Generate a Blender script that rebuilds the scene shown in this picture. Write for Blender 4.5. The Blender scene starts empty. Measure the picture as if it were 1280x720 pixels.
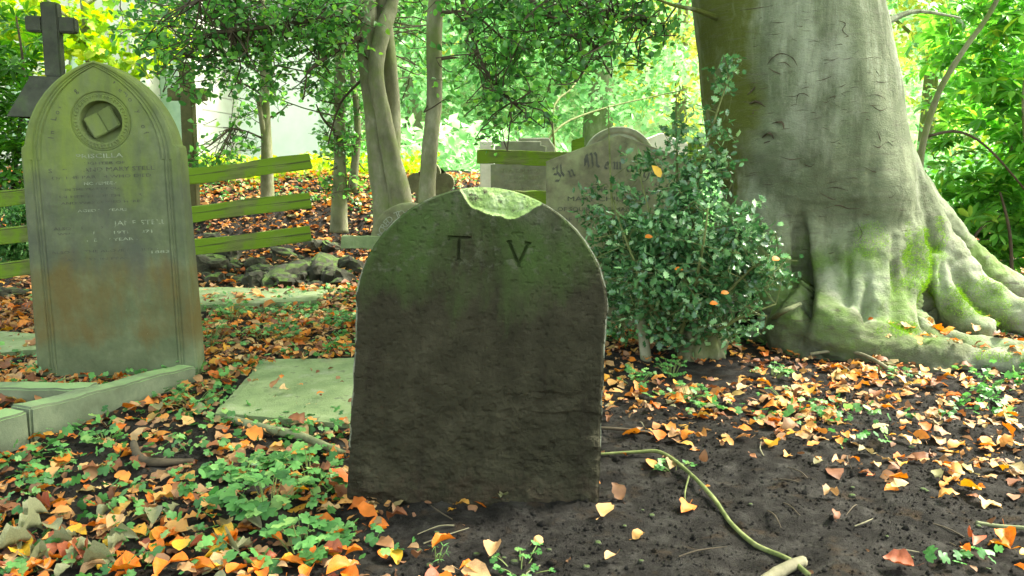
import bpy, bmesh, math, random
import numpy as np
from mathutils import Vector, Matrix, Euler
from mathutils.bvhtree import BVHTree

random.seed(7)
RNG = np.random.default_rng(7)
R = math.radians
sc = bpy.context.scene
COL = sc.collection

# ------------------------------------------------------------ camera
CAM_H = 1.0
PITCH = R(9.09)
F = 1000.0
cam_d = bpy.data.cameras.new('camera')
cam_d.sensor_width = 36.0
cam_d.lens = 36.0 * F / 1280.0
cam_d.clip_start = 0.05
cam_d.clip_end = 500
cam = bpy.data.objects.new('camera', cam_d)
cam.location = (0, 0, CAM_H)
cam.rotation_euler = (R(90) - PITCH, 0, 0)
COL.objects.link(cam)
sc.camera = cam
cam_d.dof.use_dof = True
cam_d.dof.focus_distance = 2.7
cam_d.dof.aperture_fstop = 13.0

CP, SP = math.cos(PITCH), math.sin(PITCH)
def ray(px, py):
    x = (px - 640) / F; y = (360 - py) / F
    return Vector((x, CP + y * SP, -SP + y * CP))
def P(px, py, d):
    r = ray(px, py)
    return Vector((0, 0, CAM_H)) + r * (d / r.y)

# ------------------------------------------------------------ noise
def _hash(ix, iy, iz, seed):
    n = (ix * 374761393 + iy * 668265263 + iz * 2147483647 % 1000003 * 97 + seed * 144665) & 0xffffffff
    n = ((n ^ (n >> 13)) * 1274126177) & 0xffffffff
    n = ((n ^ (n >> 16)) * 2246822519) & 0xffffffff
    return ((n >> 8) & 0xffff) / 65535.0
def vnoise(x, y, z=None, seed=0):
    x = np.asarray(x, float); y = np.asarray(y, float)
    z = np.zeros_like(x) if z is None else np.asarray(z, float)
    ix = np.floor(x).astype(np.int64); iy = np.floor(y).astype(np.int64); iz = np.floor(z).astype(np.int64)
    fx = x - ix; fy = y - iy; fz = z - iz
    fx = fx * fx * (3 - 2 * fx); fy = fy * fy * (3 - 2 * fy); fz = fz * fz * (3 - 2 * fz)
    def h(a, b, c): return _hash(ix + a, iy + b, iz + c, seed)
    c00 = h(0,0,0) * (1-fx) + h(1,0,0) * fx; c10 = h(0,1,0) * (1-fx) + h(1,1,0) * fx
    c01 = h(0,0,1) * (1-fx) + h(1,0,1) * fx; c11 = h(0,1,1) * (1-fx) + h(1,1,1) * fx
    return ((c00 * (1-fy) + c10 * fy) * (1-fz) + (c01 * (1-fy) + c11 * fy) * fz) * 2 - 1
def fbm(x, y, z=None, o=4, seed=0, gain=0.5):
    s = 0; a = 1.0; x = np.asarray(x, float); y = np.asarray(y, float)
    for i in range(o):
        s = s + a * vnoise(x, y, z, seed + i * 17)
        x = x * 2.03 + 5.1; y = y * 2.03 + 1.7
        if z is not None: z = z * 2.03 + 3.3
        a *= gain
    return s
def sstep(a, b, x):
    t = np.clip((x - a) / (b - a), 0, 1)
    return t * t * (3 - 2 * t)

# ------------------------------------------------------------ objects and tags
def tag(o, label=None, cat=None, group=None, kind=None):
    if label: o['label'] = label
    if cat: o['category'] = cat
    if group: o['group'] = group
    if kind: o['kind'] = kind
    return o
def empty(name, loc=(0, 0, 0), rot=(0, 0, 0)):
    o = bpy.data.objects.new(name, None)
    o.location = loc; o.rotation_euler = rot
    o.empty_display_size = 0.1
    COL.objects.link(o)
    return o
def mesh_obj(name, me, mat=None, parent=None, loc=None, smooth=False):
    if mat is not None:
        me.materials.clear(); me.materials.append(mat)
    if smooth:
        me.polygons.foreach_set('use_smooth', [True] * len(me.polygons))
    o = bpy.data.objects.new(name, me)
    if loc is not None: o.location = loc
    COL.objects.link(o)
    if parent is not None: o.parent = parent
    return o
class MB:
    """collects verts and faces, then links them as ONE mesh object"""
    def __init__(s): s.v = []; s.f = []
    def add(s, v, f):
        n = len(s.v); s.v += [tuple(a) for a in v]; s.f += [tuple(i + n for i in q) for q in f]
        return s
    def box(s, c, size, rot=None, bev=0.0, jit=0.0):
        bm = bmesh.new(); bmesh.ops.create_cube(bm, size=1)
        for v in bm.verts: v.co = Vector((v.co.x * size[0], v.co.y * size[1], v.co.z * size[2]))
        if bev: bmesh.ops.bevel(bm, geom=bm.edges[:], offset=bev, segments=2, affect='EDGES')
        Mx = Euler(rot).to_matrix() if rot else Matrix.Identity(3)
        bm.verts.index_update()
        vs = [Mx @ v.co + Vector(c) + Vector((random.uniform(-jit, jit), random.uniform(-jit, jit), random.uniform(-jit, jit))) for v in bm.verts]
        s.add(vs, [[v.index for v in f.verts] for f in bm.faces]); bm.free(); return s
    def tube(s, pts, rad, segs=8, smooth=3, noise=0.0, close=True):
        pts = [Vector(p) for p in pts]
        n = len(pts)
        rad = list(rad) if hasattr(rad, '__len__') else [rad] * n
        P2, R2 = [], []
        for i in range(n - 1):
            p0 = pts[max(i-1, 0)]; p1 = pts[i]; p2 = pts[i+1]; p3 = pts[min(i+2, n-1)]
            for k in range(smooth):
                t = k / smooth
                P2.append(0.5 * ((2*p1) + (p2-p0)*t + (2*p0-5*p1+4*p2-p3)*t*t + (3*p1-p0-3*p2+p3)*t**3))
                R2.append(rad[i] * (1-t) + rad[i+1] * t)
        P2.append(pts[-1]); R2.append(rad[-1])
        vs, fs = [], []
        up = Vector((0.3, 0.2, 0.9)); ph = random.random() * 9
        for i, p in enumerate(P2):
            d = (P2[min(i+1, len(P2)-1)] - P2[max(i-1, 0)]).normalized()
            a = d.cross(up)
            if a.length < 1e-3: a = d.cross(Vector((1, 0, 0)))
            a.normalize(); b = d.cross(a)
            up = a.cross(d) if False else up
            for k in range(segs):
                t = 2 * math.pi * k / segs
                r = R2[i] * (1 + noise * (math.sin(3*t + ph + i*0.7) * 0.6 + random.uniform(-.5, .5)))
                vs.append(p + a * (math.cos(t) * r) + b * (math.sin(t) * r))
        for i in range(len(P2) - 1):
            for k in range(segs):
                k2 = (k + 1) % segs
                fs.append((i*segs + k, (i+1)*segs + k, (i+1)*segs + k2, i*segs + k2))
        if close:
            fs.append(tuple(range(segs))); fs.append(tuple((len(P2)-1)*segs + k for k in reversed(range(segs))))
        s.add(vs, fs); return s
    def mesh(s, name):
        me = bpy.data.meshes.new(name); me.from_pydata(s.v, [], s.f); me.update(); return me
    def build(s, name, mat, parent=None, smooth=False, loc=None):
        return mesh_obj(name, s.mesh(name), mat, parent, loc, smooth)

def rocky(r, sx, sy, sz, seed, sub=3, amp=0.25):
    bm = bmesh.new(); bmesh.ops.create_icosphere(bm, subdivisions=sub, radius=1)
    co = np.array([v.co for v in bm.verts])
    co = np.sign(co) * np.abs(co) ** 0.75
    n = fbm(co[:,0]*1.3 + seed*3.1, co[:,1]*1.3, co[:,2]*1.3, 4, seed)
    co = co * (1 + amp * n)[:, None] * np.array([sx, sy, sz]) * r
    bm.verts.index_update()
    f = [[v.index for v in fc.verts] for fc in bm.faces]; bm.free()
    return co, f

# ------------------------------------------------------------ leaf scattering
def template(kind):
    if kind == 'diamond':          # small far leaf, folded on its midrib
        v = [(0,0,0), (.5,.30,.06), (1,0,-.04), (.5,-.30,.06)]
        f = [(0,1,2), (0,2,3)]
    elif kind == 'oval':           # near ovate leaf with curl
        xs = [0, .18, .45, .75, 1.0]; ws = [0, .24, .33, .22, 0]
        v = []; 
        for x, w in zip(xs, ws): v.append((x, 0, .10*math.sin(x*3.0)))
        for x, w in zip(xs[1:4], ws[1:4]): v.append((x, w, .10*math.sin(x*3.0) + .07))
        for x, w in zip(xs[1:4], ws[1:4]): v.append((x, -w, .10*math.sin(x*3.0) + .07))
        f = [(0,1,5), (1,2,6,5), (2,3,7,6), (3,4,7), (0,8,1), (1,8,9,2), (2,9,10,3), (3,10,4)]
    elif kind == 'ovate':          # smoother ovate leaf for the near litter
        xs = [0, .08, .2, .36, .54, .72, .87, 1.0]; ws = [0, .15, .27, .34, .33, .25, .13, 0]
        v = [(x, 0, .09*math.sin(x*3.0)) for x in xs]
        v += [(x, w, .09*math.sin(x*3.0) + .09*w*3*(1 + .4*math.sin(x*19))) for x, w in zip(xs[1:-1], ws[1:-1])]
        v += [(x, -w, .09*math.sin(x*3.0) + .09*w*3*(1 + .4*math.sin(x*17 + 2))) for x, w in zip(xs[1:-1], ws[1:-1])]
        v += [(-.3, .01, .05), (-.3, -.01, .05)]
        f = [(0, 1, 8), (0, 14, 1)]
        for i in range(1, 6): f += [(i, i+1, 8+i, 7+i), (i, 13+i, 14+i, i+1)]
        f += [(6, 7, 13), (6, 19, 7), (0, 20, 21)]
    elif kind == 'holly':          # spiny outline, wavy
        up = [(0,0), (.12,.10), (.20,.30), (.33,.17), (.48,.36), (.60,.18), (.76,.27), (.82,.09), (1.05,0)]
        v = []; f = []
        mids = [(.0,0),(.33,0),(.60,0),(.82,0)]
        v = [(x, y, (.10 if y > .2 else 0) + .05*math.sin(x*6)) for x, y in up]
        nu = len(v)
        v += [(x, -y, (-.02 if y > .2 else 0) + .05*math.sin(x*6)) for x, y in up[1:-1]]
        lo = [0] + list(range(nu, nu + len(up) - 2)) + [nu - 1]
        m1 = len(v); v.append((.33, 0, -.05)); m2 = len(v); v.append((.62, 0, -.05))
        f = [(0,m1,3,2,1), (m1,m2,5,4,3), (m2,8,7,6,5), tuple([0,lo[1],lo[2],lo[3],m1]), (m1,lo[3],lo[4],lo[5],m2), (m2,lo[5],lo[6],lo[7],8)]
    elif kind == 'long':           # long leathery leaf
        v = [(0,0,0), (.3,.13,.04), (.7,.15,.02), (1,0,-.14), (.7,-.15,.02), (.3,-.13,.04), (.35,0,0), (.7,0,-.03)]
        f = [(0,6,1), (6,7,2,1), (7,3,2), (0,5,6), (6,5,4,7), (7,4,3)]
    elif kind == 'lobed':          # palmate lobed leaf
        v = [(.45, 0, .03)]; 
        n = 15
        for i in range(n):
            a = -2.5 + 5.0 * i / (n - 1)
            r = (.40, .52, .43, .27, .44, .58, .44, .60, .44, .58, .44, .27, .43, .52, .40)[i] * (1 if i % 2 else 1.06)
            v.append((.45 + r*math.cos(a), r*math.sin(a), .06*math.cos(i*2.1)))
        v.append((.0, 0, 0))
        f = [(0, i, i+1) for i in range(1, n)] + [(0, n, n+1), (0, n+1, 1)]
    elif kind == 'blade':
        v = [(0,.05,0), (0,-.05,0), (.5,-.04,.05), (.5,.04,.05), (1,0,-.05)]
        f = [(0,1,2,3), (3,2,4)]
    return np.array(v, float), f
_T = {}
def leaf_mesh(name, C, size, N, kind, T=None, curl=0.0):
    """C (n,3) positions, size (n,), N (n,3) leaf normals, T optional tangents"""
    if kind not in _T: _T[kind] = template(kind)
    tv, tf = _T[kind]
    C = np.asarray(C, float); n = len(C); size = np.broadcast_to(size, (n,)).astype(float)
    N = N / np.linalg.norm(N, axis=1, keepdims=True)
    if T is None: T = RNG.normal(size=(n, 3))
    T = T - (T * N).sum(1, keepdims=True) * N
    T = T / np.linalg.norm(T, axis=1, keepdims=True)
    B = np.cross(N, T)
    wz = RNG.uniform(0.4, 2.2, n) if curl else np.ones(n)
    wy = RNG.uniform(0.8, 1.15, n)
    V = (C[:, None, :] + size[:, None, None] * (tv[None, :, 0:1] * T[:, None, :] + (tv[None, :, 1:2] * wy[:, None, None]) * B[:, None, :]
         + (tv[None, :, 2:3] * wz[:, None, None]) * N[:, None, :]))
    if curl:
        V += RNG.normal(size=V.shape) * (size[:, None, None] * curl)
    k = len(tv)
    V = V.reshape(-1, 3)
    loops = np.concatenate([np.array(q) for q in tf]); nl = len(loops)
    L = (loops[None, :] + (np.arange(n) * k)[:, None]).ravel()
    cnt = np.array([len(q) for q in tf]); st = np.concatenate([[0], np.cumsum(cnt)[:-1]])
    S = (st[None, :] + (np.arange(n) * nl)[:, None]).ravel()
    me = bpy.data.meshes.new(name)
    me.vertices.add(len(V)); me.vertices.foreach_set('co', V.astype(np.float32).ravel())
    me.loops.add(len(L)); me.loops.foreach_set('vertex_index', L.astype(np.int32))
    me.polygons.add(len(S)); me.polygons.foreach_set('loop_start', S.astype(np.int32))
    me.update(calc_edges=True); me.validate()
    return me
def leaves(name, C, size, N, kind, mat, parent=None, T=None, curl=0.0):
    return mesh_obj(name, leaf_mesh(name, C, size, N, kind, T, curl), mat, parent)
def rnd_normals(n, up=0.6, out=None):
    N = RNG.normal(size=(n, 3)); N[:, 2] += up * 1.5
    if out is not None: N += out
    return N

# ------------------------------------------------------------ materials
def new_mat(name):
    m = bpy.data.materials.new(name); m.use_nodes = True
    nt = m.node_tree; nt.nodes.clear()
    return m, nt
def nd(nt, t, **k):
    n = nt.nodes.new(t)
    for a, b in k.items():
        if a in n.inputs: n.inputs[a].default_value = b
        else: setattr(n, a, b)
    return n
def ramp(nt, fac, stops, interp='LINEAR'):
    r = nt.nodes.new('ShaderNodeValToRGB'); cr = r.color_ramp; cr.interpolation = interp
    while len(cr.elements) < len(stops): cr.elements.new(0.5)
    for e, (p, c) in zip(cr.elements, stops):
        e.position = p; e.color = (c[0], c[1], c[2], 1) if hasattr(c, '__len__') else (c, c, c, 1)
    nt.links.new(fac, r.inputs[0]); return r.outputs[0]
def noise(nt, vec, scale, detail=6, rough=0.6, dist=0.0):
    n = nd(nt, 'ShaderNodeTexNoise', Scale=scale, Detail=detail, Roughness=rough, Distortion=dist)
    nt.links.new(vec, n.inputs['Vector']); return n.outputs['Fac']
def math_n(nt, op, a, b):
    m = nt.nodes.new('ShaderNodeMath'); m.operation = op
    for i, s in enumerate((a, b)):
        if hasattr(s, 'is_linked'): nt.links.new(s, m.inputs[i])
        else: m.inputs[i].default_value = s
    return m.outputs[0]
def mixc(nt, fac, a, b):
    m = nt.nodes.new('ShaderNodeMix'); m.data_type = 'RGBA'
    for s, i in ((fac, 0), (a, 6), (b, 7)):
        if hasattr(s, 'is_linked'): nt.links.new(s, m.inputs[i])
        elif i == 0: m.inputs[0].default_value = s
        else: m.inputs[i].default_value = (s[0], s[1], s[2], 1)
    return m.outputs[2]
def surf(name, base, scale=4.0, layers=(), rough=0.85, bump=((40, 0.3),), stretch=(1, 1, 1), spec=0.3, bumpd=0.01, dist=0.0):
    """base: colour stops over noise. layers: dicts col, scale, lo, hi, z=(a,b) height gradient, up=(a,b) facing up"""
    m, nt = new_mat(name)
    tc = nt.nodes.new('ShaderNodeTexCoord'); vec = tc.outputs['Object']
    mp = nd(nt, 'ShaderNodeMapping'); mp.inputs['Scale'].default_value = stretch
    nt.links.new(vec, mp.inputs['Vector']); sv = mp.outputs[0]
    col = ramp(nt, noise(nt, sv, scale, 8, 0.65, dist), base)
    sep = nt.nodes.new('ShaderNodeSeparateXYZ'); nt.links.new(vec, sep.inputs[0])
    geo = nt.nodes.new('ShaderNodeNewGeometry'); sn = nt.nodes.new('ShaderNodeSeparateXYZ'); nt.links.new(geo.outputs['Normal'], sn.inputs[0])
    for i, l in enumerate(layers):
        v2 = vec
        if 'st' in l:
            m2 = nd(nt, 'ShaderNodeMapping'); m2.inputs['Scale'].default_value = l['st']
            nt.links.new(vec, m2.inputs['Vector']); v2 = m2.outputs[0]
        if 'off' in l:
            m3 = nd(nt, 'ShaderNodeMapping'); m3.inputs['Location'].default_value = l['off']
            nt.links.new(v2, m3.inputs['Vector']); v2 = m3.outputs[0]
        f = noise(nt, v2, l.get('scale', 5), 8, 0.65)
        for key, srcs in (('z', sep.outputs[2]), ('x', sep.outputs[0]), ('up', sn.outputs[2])):
            for ks in (key, key + '2'):
                if ks in l:
                    mr = nd(nt, 'ShaderNodeMapRange'); nt.links.new(srcs, mr.inputs[0])
                    mr.inputs[1].default_value = l[ks][0]; mr.inputs[2].default_value = l[ks][1]
                    mr.inputs[3].default_value = -0.5; mr.inputs[4].default_value = 0.0
                    f = math_n(nt, 'ADD', f, mr.outputs[0])
        f = ramp(nt, f, [(l.get('lo', .5), 0), (l.get('hi', .6), l.get('a', 1.0))])
        c = l['col']
        if 'col2' in l: c = ramp(nt, noise(nt, vec, 30, 5), [(.35, l['col']), (.65, l['col2'])])
        col = mixc(nt, f, col, c)
    bs = nd(nt, 'ShaderNodeBsdfPrincipled', Roughness=rough); bs.inputs['Specular IOR Level'].default_value = spec
    nt.links.new(col, bs.inputs['Base Color'])
    nrm = None
    for s_, st_ in bump:
        b = nd(nt, 'ShaderNodeBump', Strength=st_, Distance=bumpd)
        nt.links.new(noise(nt, sv, s_, 8, 0.7), b.inputs['Height'])
        if nrm is not None: nt.links.new(nrm, b.inputs['Normal'])
        nrm = b.outputs[0]
    if nrm is not None: nt.links.new(nrm, bs.inputs['Normal'])
    out = nt.nodes.new('ShaderNodeOutputMaterial'); nt.links.new(bs.outputs[0], out.inputs[0])
    return m
def leafmat(name, stops, rough=0.5, transl=0.35, spec=0.4, veins=False, tint=1.25):
    m, nt = new_mat(name)
    geo = nt.nodes.new('ShaderNodeNewGeometry')
    col = ramp(nt, geo.outputs['Random Per Island'], stops)
    tc = nt.nodes.new('ShaderNodeTexCoord')
    n = noise(nt, tc.outputs['Object'], 28 if veins else 6, 5, .6)
    mul = ramp(nt, n, [(.3, .72), (.7, 1.15)])
    mm = nt.nodes.new('ShaderNodeMix'); mm.data_type = 'RGBA'; mm.blend_type = 'MULTIPLY'; mm.inputs[0].default_value = 1
    nt.links.new(col, mm.inputs[6]); nt.links.new(mul, mm.inputs[7]); col = mm.outputs[2]
    bs = nd(nt, 'ShaderNodeBsdfPrincipled', Roughness=rough); bs.inputs['Specular IOR Level'].default_value = spec
    nt.links.new(col, bs.inputs['Base Color'])
    tr = nt.nodes.new('ShaderNodeBsdfTranslucent')
    hs = nd(nt, 'ShaderNodeHueSaturation', Value=tint, Saturation=1.1); nt.links.new(col, hs.inputs['Color']); nt.links.new(hs.outputs[0], tr.inputs[0])
    mx = nt.nodes.new('ShaderNodeMixShader'); mx.inputs[0].default_value = transl
    nt.links.new(bs.outputs[0], mx.inputs[1]); nt.links.new(tr.outputs[0], mx.inputs[2])
    out = nt.nodes.new('ShaderNodeOutputMaterial'); nt.links.new(mx.outputs[0], out.inputs[0])
    return m
MOSS = (.09, .17, .012); ALGAE = (.10, .16, .05)
MAT = {}
MAT['soil'] = surf('dark_soil', [(.3, (.016, .015, .014)), (.5, (.038, .035, .032)), (.7, (.085, .080, .073))], 11,
    layers=[dict(col=(.085, .058, .036), scale=9, lo=.56, hi=.66, a=.5), dict(col=(.10, .09, .08), scale=110, lo=.66, hi=.72, a=.6)],
    rough=.95, bump=((14, .8), (70, 1.0), (260, .8)), bumpd=.03, spec=.08)
MAT['hill'] = surf('hill_grass', [(.3, (.10, .18, .06)), (.6, (.18, .30, .10)), (.8, (.25, .34, .12))], 1.2, rough=.95, bump=((20, .5),))
MAT['tv'] = surf('dark_wet_sandstone', [(.3, (.020, .0188, .011)), (.5, (.033, .031, .0185)), (.72, (.056, .052, .033))], 9,
    layers=[dict(col=(.050, .088, .022), scale=2.6, st=(1.8, 1, .7), lo=.30, hi=.54, z=(.22, .80), a=.9),
            dict(col=(.095, .090, .068), scale=5, off=(3.1, 0, 1), lo=.46, hi=.70, z=(.45, .85), a=.6),
            dict(col=(.10, .105, .075), scale=30, lo=.54, hi=.64, z=(.3, .7), a=.55),
            dict(col=(.22, .22, .19), scale=95, lo=.73, hi=.76, a=.5),
            dict(col=(.018, .014, .010), scale=5, st=(3, 1, .5), off=(2, 0, 7), lo=.5, hi=.66, z=(.9, .4), a=.6),
            dict(col=(.050, .036, .024), scale=16, off=(1, 0, 7), lo=.42, hi=.6, z=(.22, .05), a=.6)],
    rough=.8, bump=((30, .3), (130, .6), (330, .6)), bumpd=.006, spec=.12, stretch=(1, 1, 1))
MAT['chip'] = surf('mossy_broken_stone', [(.35, (.18, .27, .08)), (.5, (.28, .41, .14)), (.65, (.42, .52, .28))], 24,
    layers=[dict(col=(.09, .09, .05), scale=30, lo=.56, hi=.64, off=(2, 1, 0)), dict(col=(.5, .53, .42), scale=22, lo=.6, hi=.7, a=.8)],
    rough=.9, bump=((60, .8), (200, .6)), bumpd=.01)
MAT['rim'] = surf('arris_highlight', [(.35, (.09, .10, .07)), (.6, (.22, .23, .17))], 40, rough=.85, bump=((90, .5),))
MAT['left'] = surf('weathered_gritstone', [(.3, (.072, .090, .048)), (.5, (.108, .130, .070)), (.7, (.16, .185, .105))], 5,
    layers=[dict(col=(.17, .225, .042), scale=2.2, st=(2.6, 1, .7), lo=.36, hi=.62, z=(.35, 1.0), a=.8),
            dict(col=(.115, .085, .030), scale=2.6, st=(2.2, 1, .9), off=(1.3, 0, 2.2), lo=.34, hi=.58, z=(.75, .50), z2=(.02, .2), a=.8),
            dict(col=(.07, .075, .065), scale=3.0, st=(1.8, 1, .7), off=(5.3, 0, 2), lo=.38, hi=.62, z=(1.25, .85), z2=(.15, .55), a=.75),
            dict(col=(.15, .22, .11), scale=4, lo=.4, hi=.6, z=(.3, .0), a=.7),
            dict(col=(.42, .44, .38), scale=80, lo=.72, hi=.75, a=.7)],
    spec=.12, rough=.85, bump=((35, .25), (160, .35)), bumpd=.004)
MAT['mem'] = surf('brown_gritstone', [(.3, (.075, .078, .042)), (.5, (.125, .122, .070)), (.7, (.20, .19, .115))], 6,
    layers=[dict(col=(.09, .10, .045), scale=4, lo=.38, hi=.6, z=(1.0, .7), a=.7), dict(col=(.24, .28, .13), scale=5, lo=.45, hi=.62, off=(4, 0, 1), a=.6)],
    rough=.85, bump=((40, .4), (160, .4)), bumpd=.005)
MAT['greystone'] = surf('grey_headstone', [(.3, (.14, .15, .11)), (.55, (.22, .235, .18)), (.75, (.32, .34, .27))], 7,
    layers=[dict(col=(.17, .25, .09), scale=5, lo=.5, hi=.65, a=.6)], rough=.85, bump=((50, .4),), bumpd=.005)
MAT['palestone'] = surf('pale_headstone', [(.3, (.5, .5, .44)), (.7, (.72, .71, .66))], 7, rough=.8, bump=((50, .3),), bumpd=.005)
MAT['darkstone'] = surf('dark_cross_stone', [(.3, (.030, .034, .026)), (.6, (.055, .060, .045)), (.8, (.085, .095, .07))], 10,
    layers=[dict(col=(.06, .10, .03), scale=6, lo=.5, hi=.65, a=.6)], rough=.85, bump=((50, .5),), bumpd=.006)
MAT['brownstone'] = surf('brown_cross_stone', [(.3, (.055, .06, .022)), (.6, (.10, .095, .04)), (.8, (.15, .14, .06))], 10, rough=.85, bump=((50, .5),), bumpd=.006)
MAT['letter'] = surf('engraved_dark', [(.3, (.04, .042, .032)), (.7, (.09, .095, .07))], 40, rough=.95, bump=())
MAT['letter_pale'] = surf('weathered_lead_letters', [(.38, (.13, .15, .10)), (.65, (.30, .34, .24))], 45, rough=.8, bump=())
MAT['kerb'] = surf('green_kerb_stone', [(.3, (.09, .11, .065)), (.5, (.13, .16, .10)), (.7, (.19, .225, .14))], 7,
    layers=[dict(col=(.20, .31, .13), scale=4, lo=.36, hi=.55, up=(.3, .9), a=.9), dict(col=(.07, .075, .05), scale=5, lo=.42, hi=.6, z=(.09, .0), a=.6)],
    rough=.85, bump=((40, .4), (180, .4)), bumpd=.005)
MAT['slab'] = surf('algae_slab', [(.3, (.11, .16, .07)), (.5, (.17, .23, .105)), (.7, (.26, .32, .165))], 7,
    layers=[dict(col=(.06, .075, .045), scale=14, lo=.58, hi=.68, a=.7), dict(col=(.30, .31, .24), scale=9, lo=.55, hi=.7, off=(3, 3, 0), a=.5)],
    rough=.9, bump=((30, .5), (120, .6)), bumpd=.008)
MAT['rail'] = surf('mossy_timber', [(.3, (.09, .115, .035)), (.5, (.15, .19, .05)), (.7, (.21, .25, .09))], 6,
    layers=[dict(col=(.15, .27, .012), scale=3, lo=.42, hi=.52, a=.9), dict(col=(.05, .05, .025), scale=9, st=(.12, 3, 5), lo=.56, hi=.62, a=.8)],
    rough=.9, bump=((30, .9), (120, .5)), stretch=(.2, 3, 4), bumpd=.006)
MAT['bark'] = surf('beech_bark', [(.3, (.085, .105, .058)), (.5, (.15, .175, .108)), (.7, (.25, .275, .18))], 2.6,
    layers=[dict(col=(.075, .085, .05), scale=3.2, st=(3.2, 3.2, .22), off=(3, 0, 1), lo=.50, hi=.66, a=.7),
            dict(col=(.36, .39, .29), scale=4, st=(2.5, 2.5, .3), off=(9, 0, 4), lo=.52, hi=.68, z=(.6, 1.4), a=.7),
            dict(col=(.085, .10, .014), scale=1.5, x=(-.34, -.56), lo=.3, hi=.5, a=.9),  # shaded left side of the bole, put into the colour as olive
            dict(col=(.11, .19, .035), scale=3.2, lo=.42, hi=.56, z=(.85, .45), a=.75),
            dict(col=(.07, .065, .045), scale=16, st=(.7, .7, 3), off=(4, 4, 2), lo=.57, hi=.64, z=(1.1, .4), a=.7),
            dict(col=(.10, .095, .07), scale=22, st=(.35, .35, 4), off=(1, 4, 2), lo=.63, hi=.68, a=.6),
            dict(col=(.13, .125, .095), scale=10, st=(.6, .6, 5), lo=.52, hi=.66, a=.45),
            dict(col=(.085, .088, .055), scale=6, off=(2, 2, 0), lo=.40, hi=.58, z=(.6, .12), a=.8),  # dirt on low bark, darkened further to deepen shade in root hollows
            dict(col=(.45, .47, .38), scale=3, st=(1, 1, .5), off=(7, 1, 0), lo=.5, hi=.68, a=.5)],
    rough=.8, bump=((5, .4), (26, .7), (90, .6)), stretch=(1, 1, 1.3), bumpd=.015, spec=.12)
MAT['hollybark'] = surf('holly_bark', [(.3, (.09, .095, .05)), (.5, (.17, .17, .105)), (.7, (.29, .29, .20))], 9,
    layers=[dict(col=(.12, .16, .04), scale=5, lo=.46, hi=.62, a=.7)], rough=.85, bump=((30, .6), (90, .4)), stretch=(1, 1, .5), bumpd=.008)
MAT['twig'] = surf('dark_twig', [(.3, (.035, .028, .018)), (.7, (.09, .07, .045))], 15, rough=.9, bump=((60, .5),), bumpd=.003)
MAT['greentwig'] = surf('green_branch_bark', [(.3, (.055, .07, .02)), (.5, (.11, .135, .04)), (.7, (.20, .21, .09))], 26, rough=.8, bump=((90, .4),), bumpd=.002)
MAT['palestick'] = surf('pale_stick', [(.3, (.09, .085, .05)), (.7, (.24, .22, .14))], 20, rough=.85, bump=((90, .4),), bumpd=.002)
MAT['mossstick'] = surf('lichen_stick', [(.3, (.08, .095, .045)), (.7, (.22, .24, .13))], 20, rough=.9, bump=((70, .6),), bumpd=.004)
MAT['rock'] = surf('mossy_rock', [(.3, (.022, .022, .016)), (.5, (.045, .046, .032)), (.7, (.085, .085, .06))], 6,
    layers=[dict(col=(.07, .13, .02), scale=5, lo=.42, hi=.56, up=(-.2, .8), a=.9)], rough=.95, bump=((25, .6), (90, .5)), bumpd=.01)
MAT['moss'] = leafmat('moss_tufts', [(0, (.10, .24, .004)), (.5, (.18, .38, .012)), (1, (.30, .50, .03))], .9, .3)
MAT['litter'] = leafmat('fallen_leaf_mix', [(0, (.46, .10, .012)), (.16, (.62, .19, .016)), (.30, (.58, .28, .08)), (.42, (.56, .38, .18)), (.52, (.15, .055, .025)),
    (.64, (.24, .09, .035)), (.74, (.46, .27, .13)), (.82, (.58, .27, .012)), (.88, (.20, .21, .11)), (.94, (.40, .17, .05)), (1, (.62, .24, .03))], .6, .2, veins=True)
MAT['leafbrown'] = leafmat('dead_brown_leaf', [(0, (.13, .06, .03)), (.5, (.24, .12, .06)), (1, (.38, .22, .12))], .7, .15, veins=True)
for nm, st in (('orange', [(0, (.52, .09, .006)), (.5, (.68, .18, .010)), (1, (.66, .26, .03))]), ('tan', [(0, (.36, .18, .07)), (1, (.56, .36, .18))]),
               ('russet', [(0, (.22, .05, .022)), (1, (.38, .11, .05))]), ('yellow', [(0, (.58, .30, .01)), (1, (.66, .42, .04))]),
               ('greygreen', [(0, (.13, .15, .075)), (1, (.30, .29, .16))])):
    MAT['leaf_' + nm] = leafmat('fallen_leaf_' + nm, st, .55, .15, veins=True)
MAT['holly'] = leafmat('holly_leaf', [(0, (.035, .11, .03)), (.5, (.07, .20, .045)), (.85, (.14, .33, .07)), (1, (.24, .44, .07))], .3, .45, spec=.5, tint=2.4)
MAT['hollybush'] = leafmat('holly_bush_leaf', [(0, (.035, .11, .035)), (.5, (.07, .19, .065)), (.8, (.14, .32, .12)), (1, (.34, .55, .26))], .24, .18, spec=.7, tint=1.6)
MAT['rhodo'] = leafmat('rhododendron_leaf', [(0, (.06, .19, .03)), (.5, (.13, .36, .05)), (.9, (.22, .48, .08)), (1, (.40, .50, .06))], .35, .42, tint=1.8)
MAT['laurel'] = leafmat('laurel_leaf', [(0, (.025, .09, .012)), (.6, (.06, .20, .02)), (1, (.14, .34, .03))], .4, .35, tint=1.5)
MAT['lime'] = leafmat('yellow_green_leaf', [(0, (.16, .34, .02)), (.6, (.32, .48, .03)), (1, (.55, .55, .04))], .5, .5, tint=1.4)
MAT['bggreen'] = leafmat('far_green_leaf', [(0, (.16, .34, .14)), (.5, (.28, .52, .24)), (1, (.42, .66, .34))], .6, .5, tint=1.5)
MAT['bgdark'] = leafmat('far_dark_leaf', [(0, (.08, .18, .05)), (.5, (.15, .30, .09)), (1, (.24, .42, .14))], .6, .45, tint=1.4)
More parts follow.
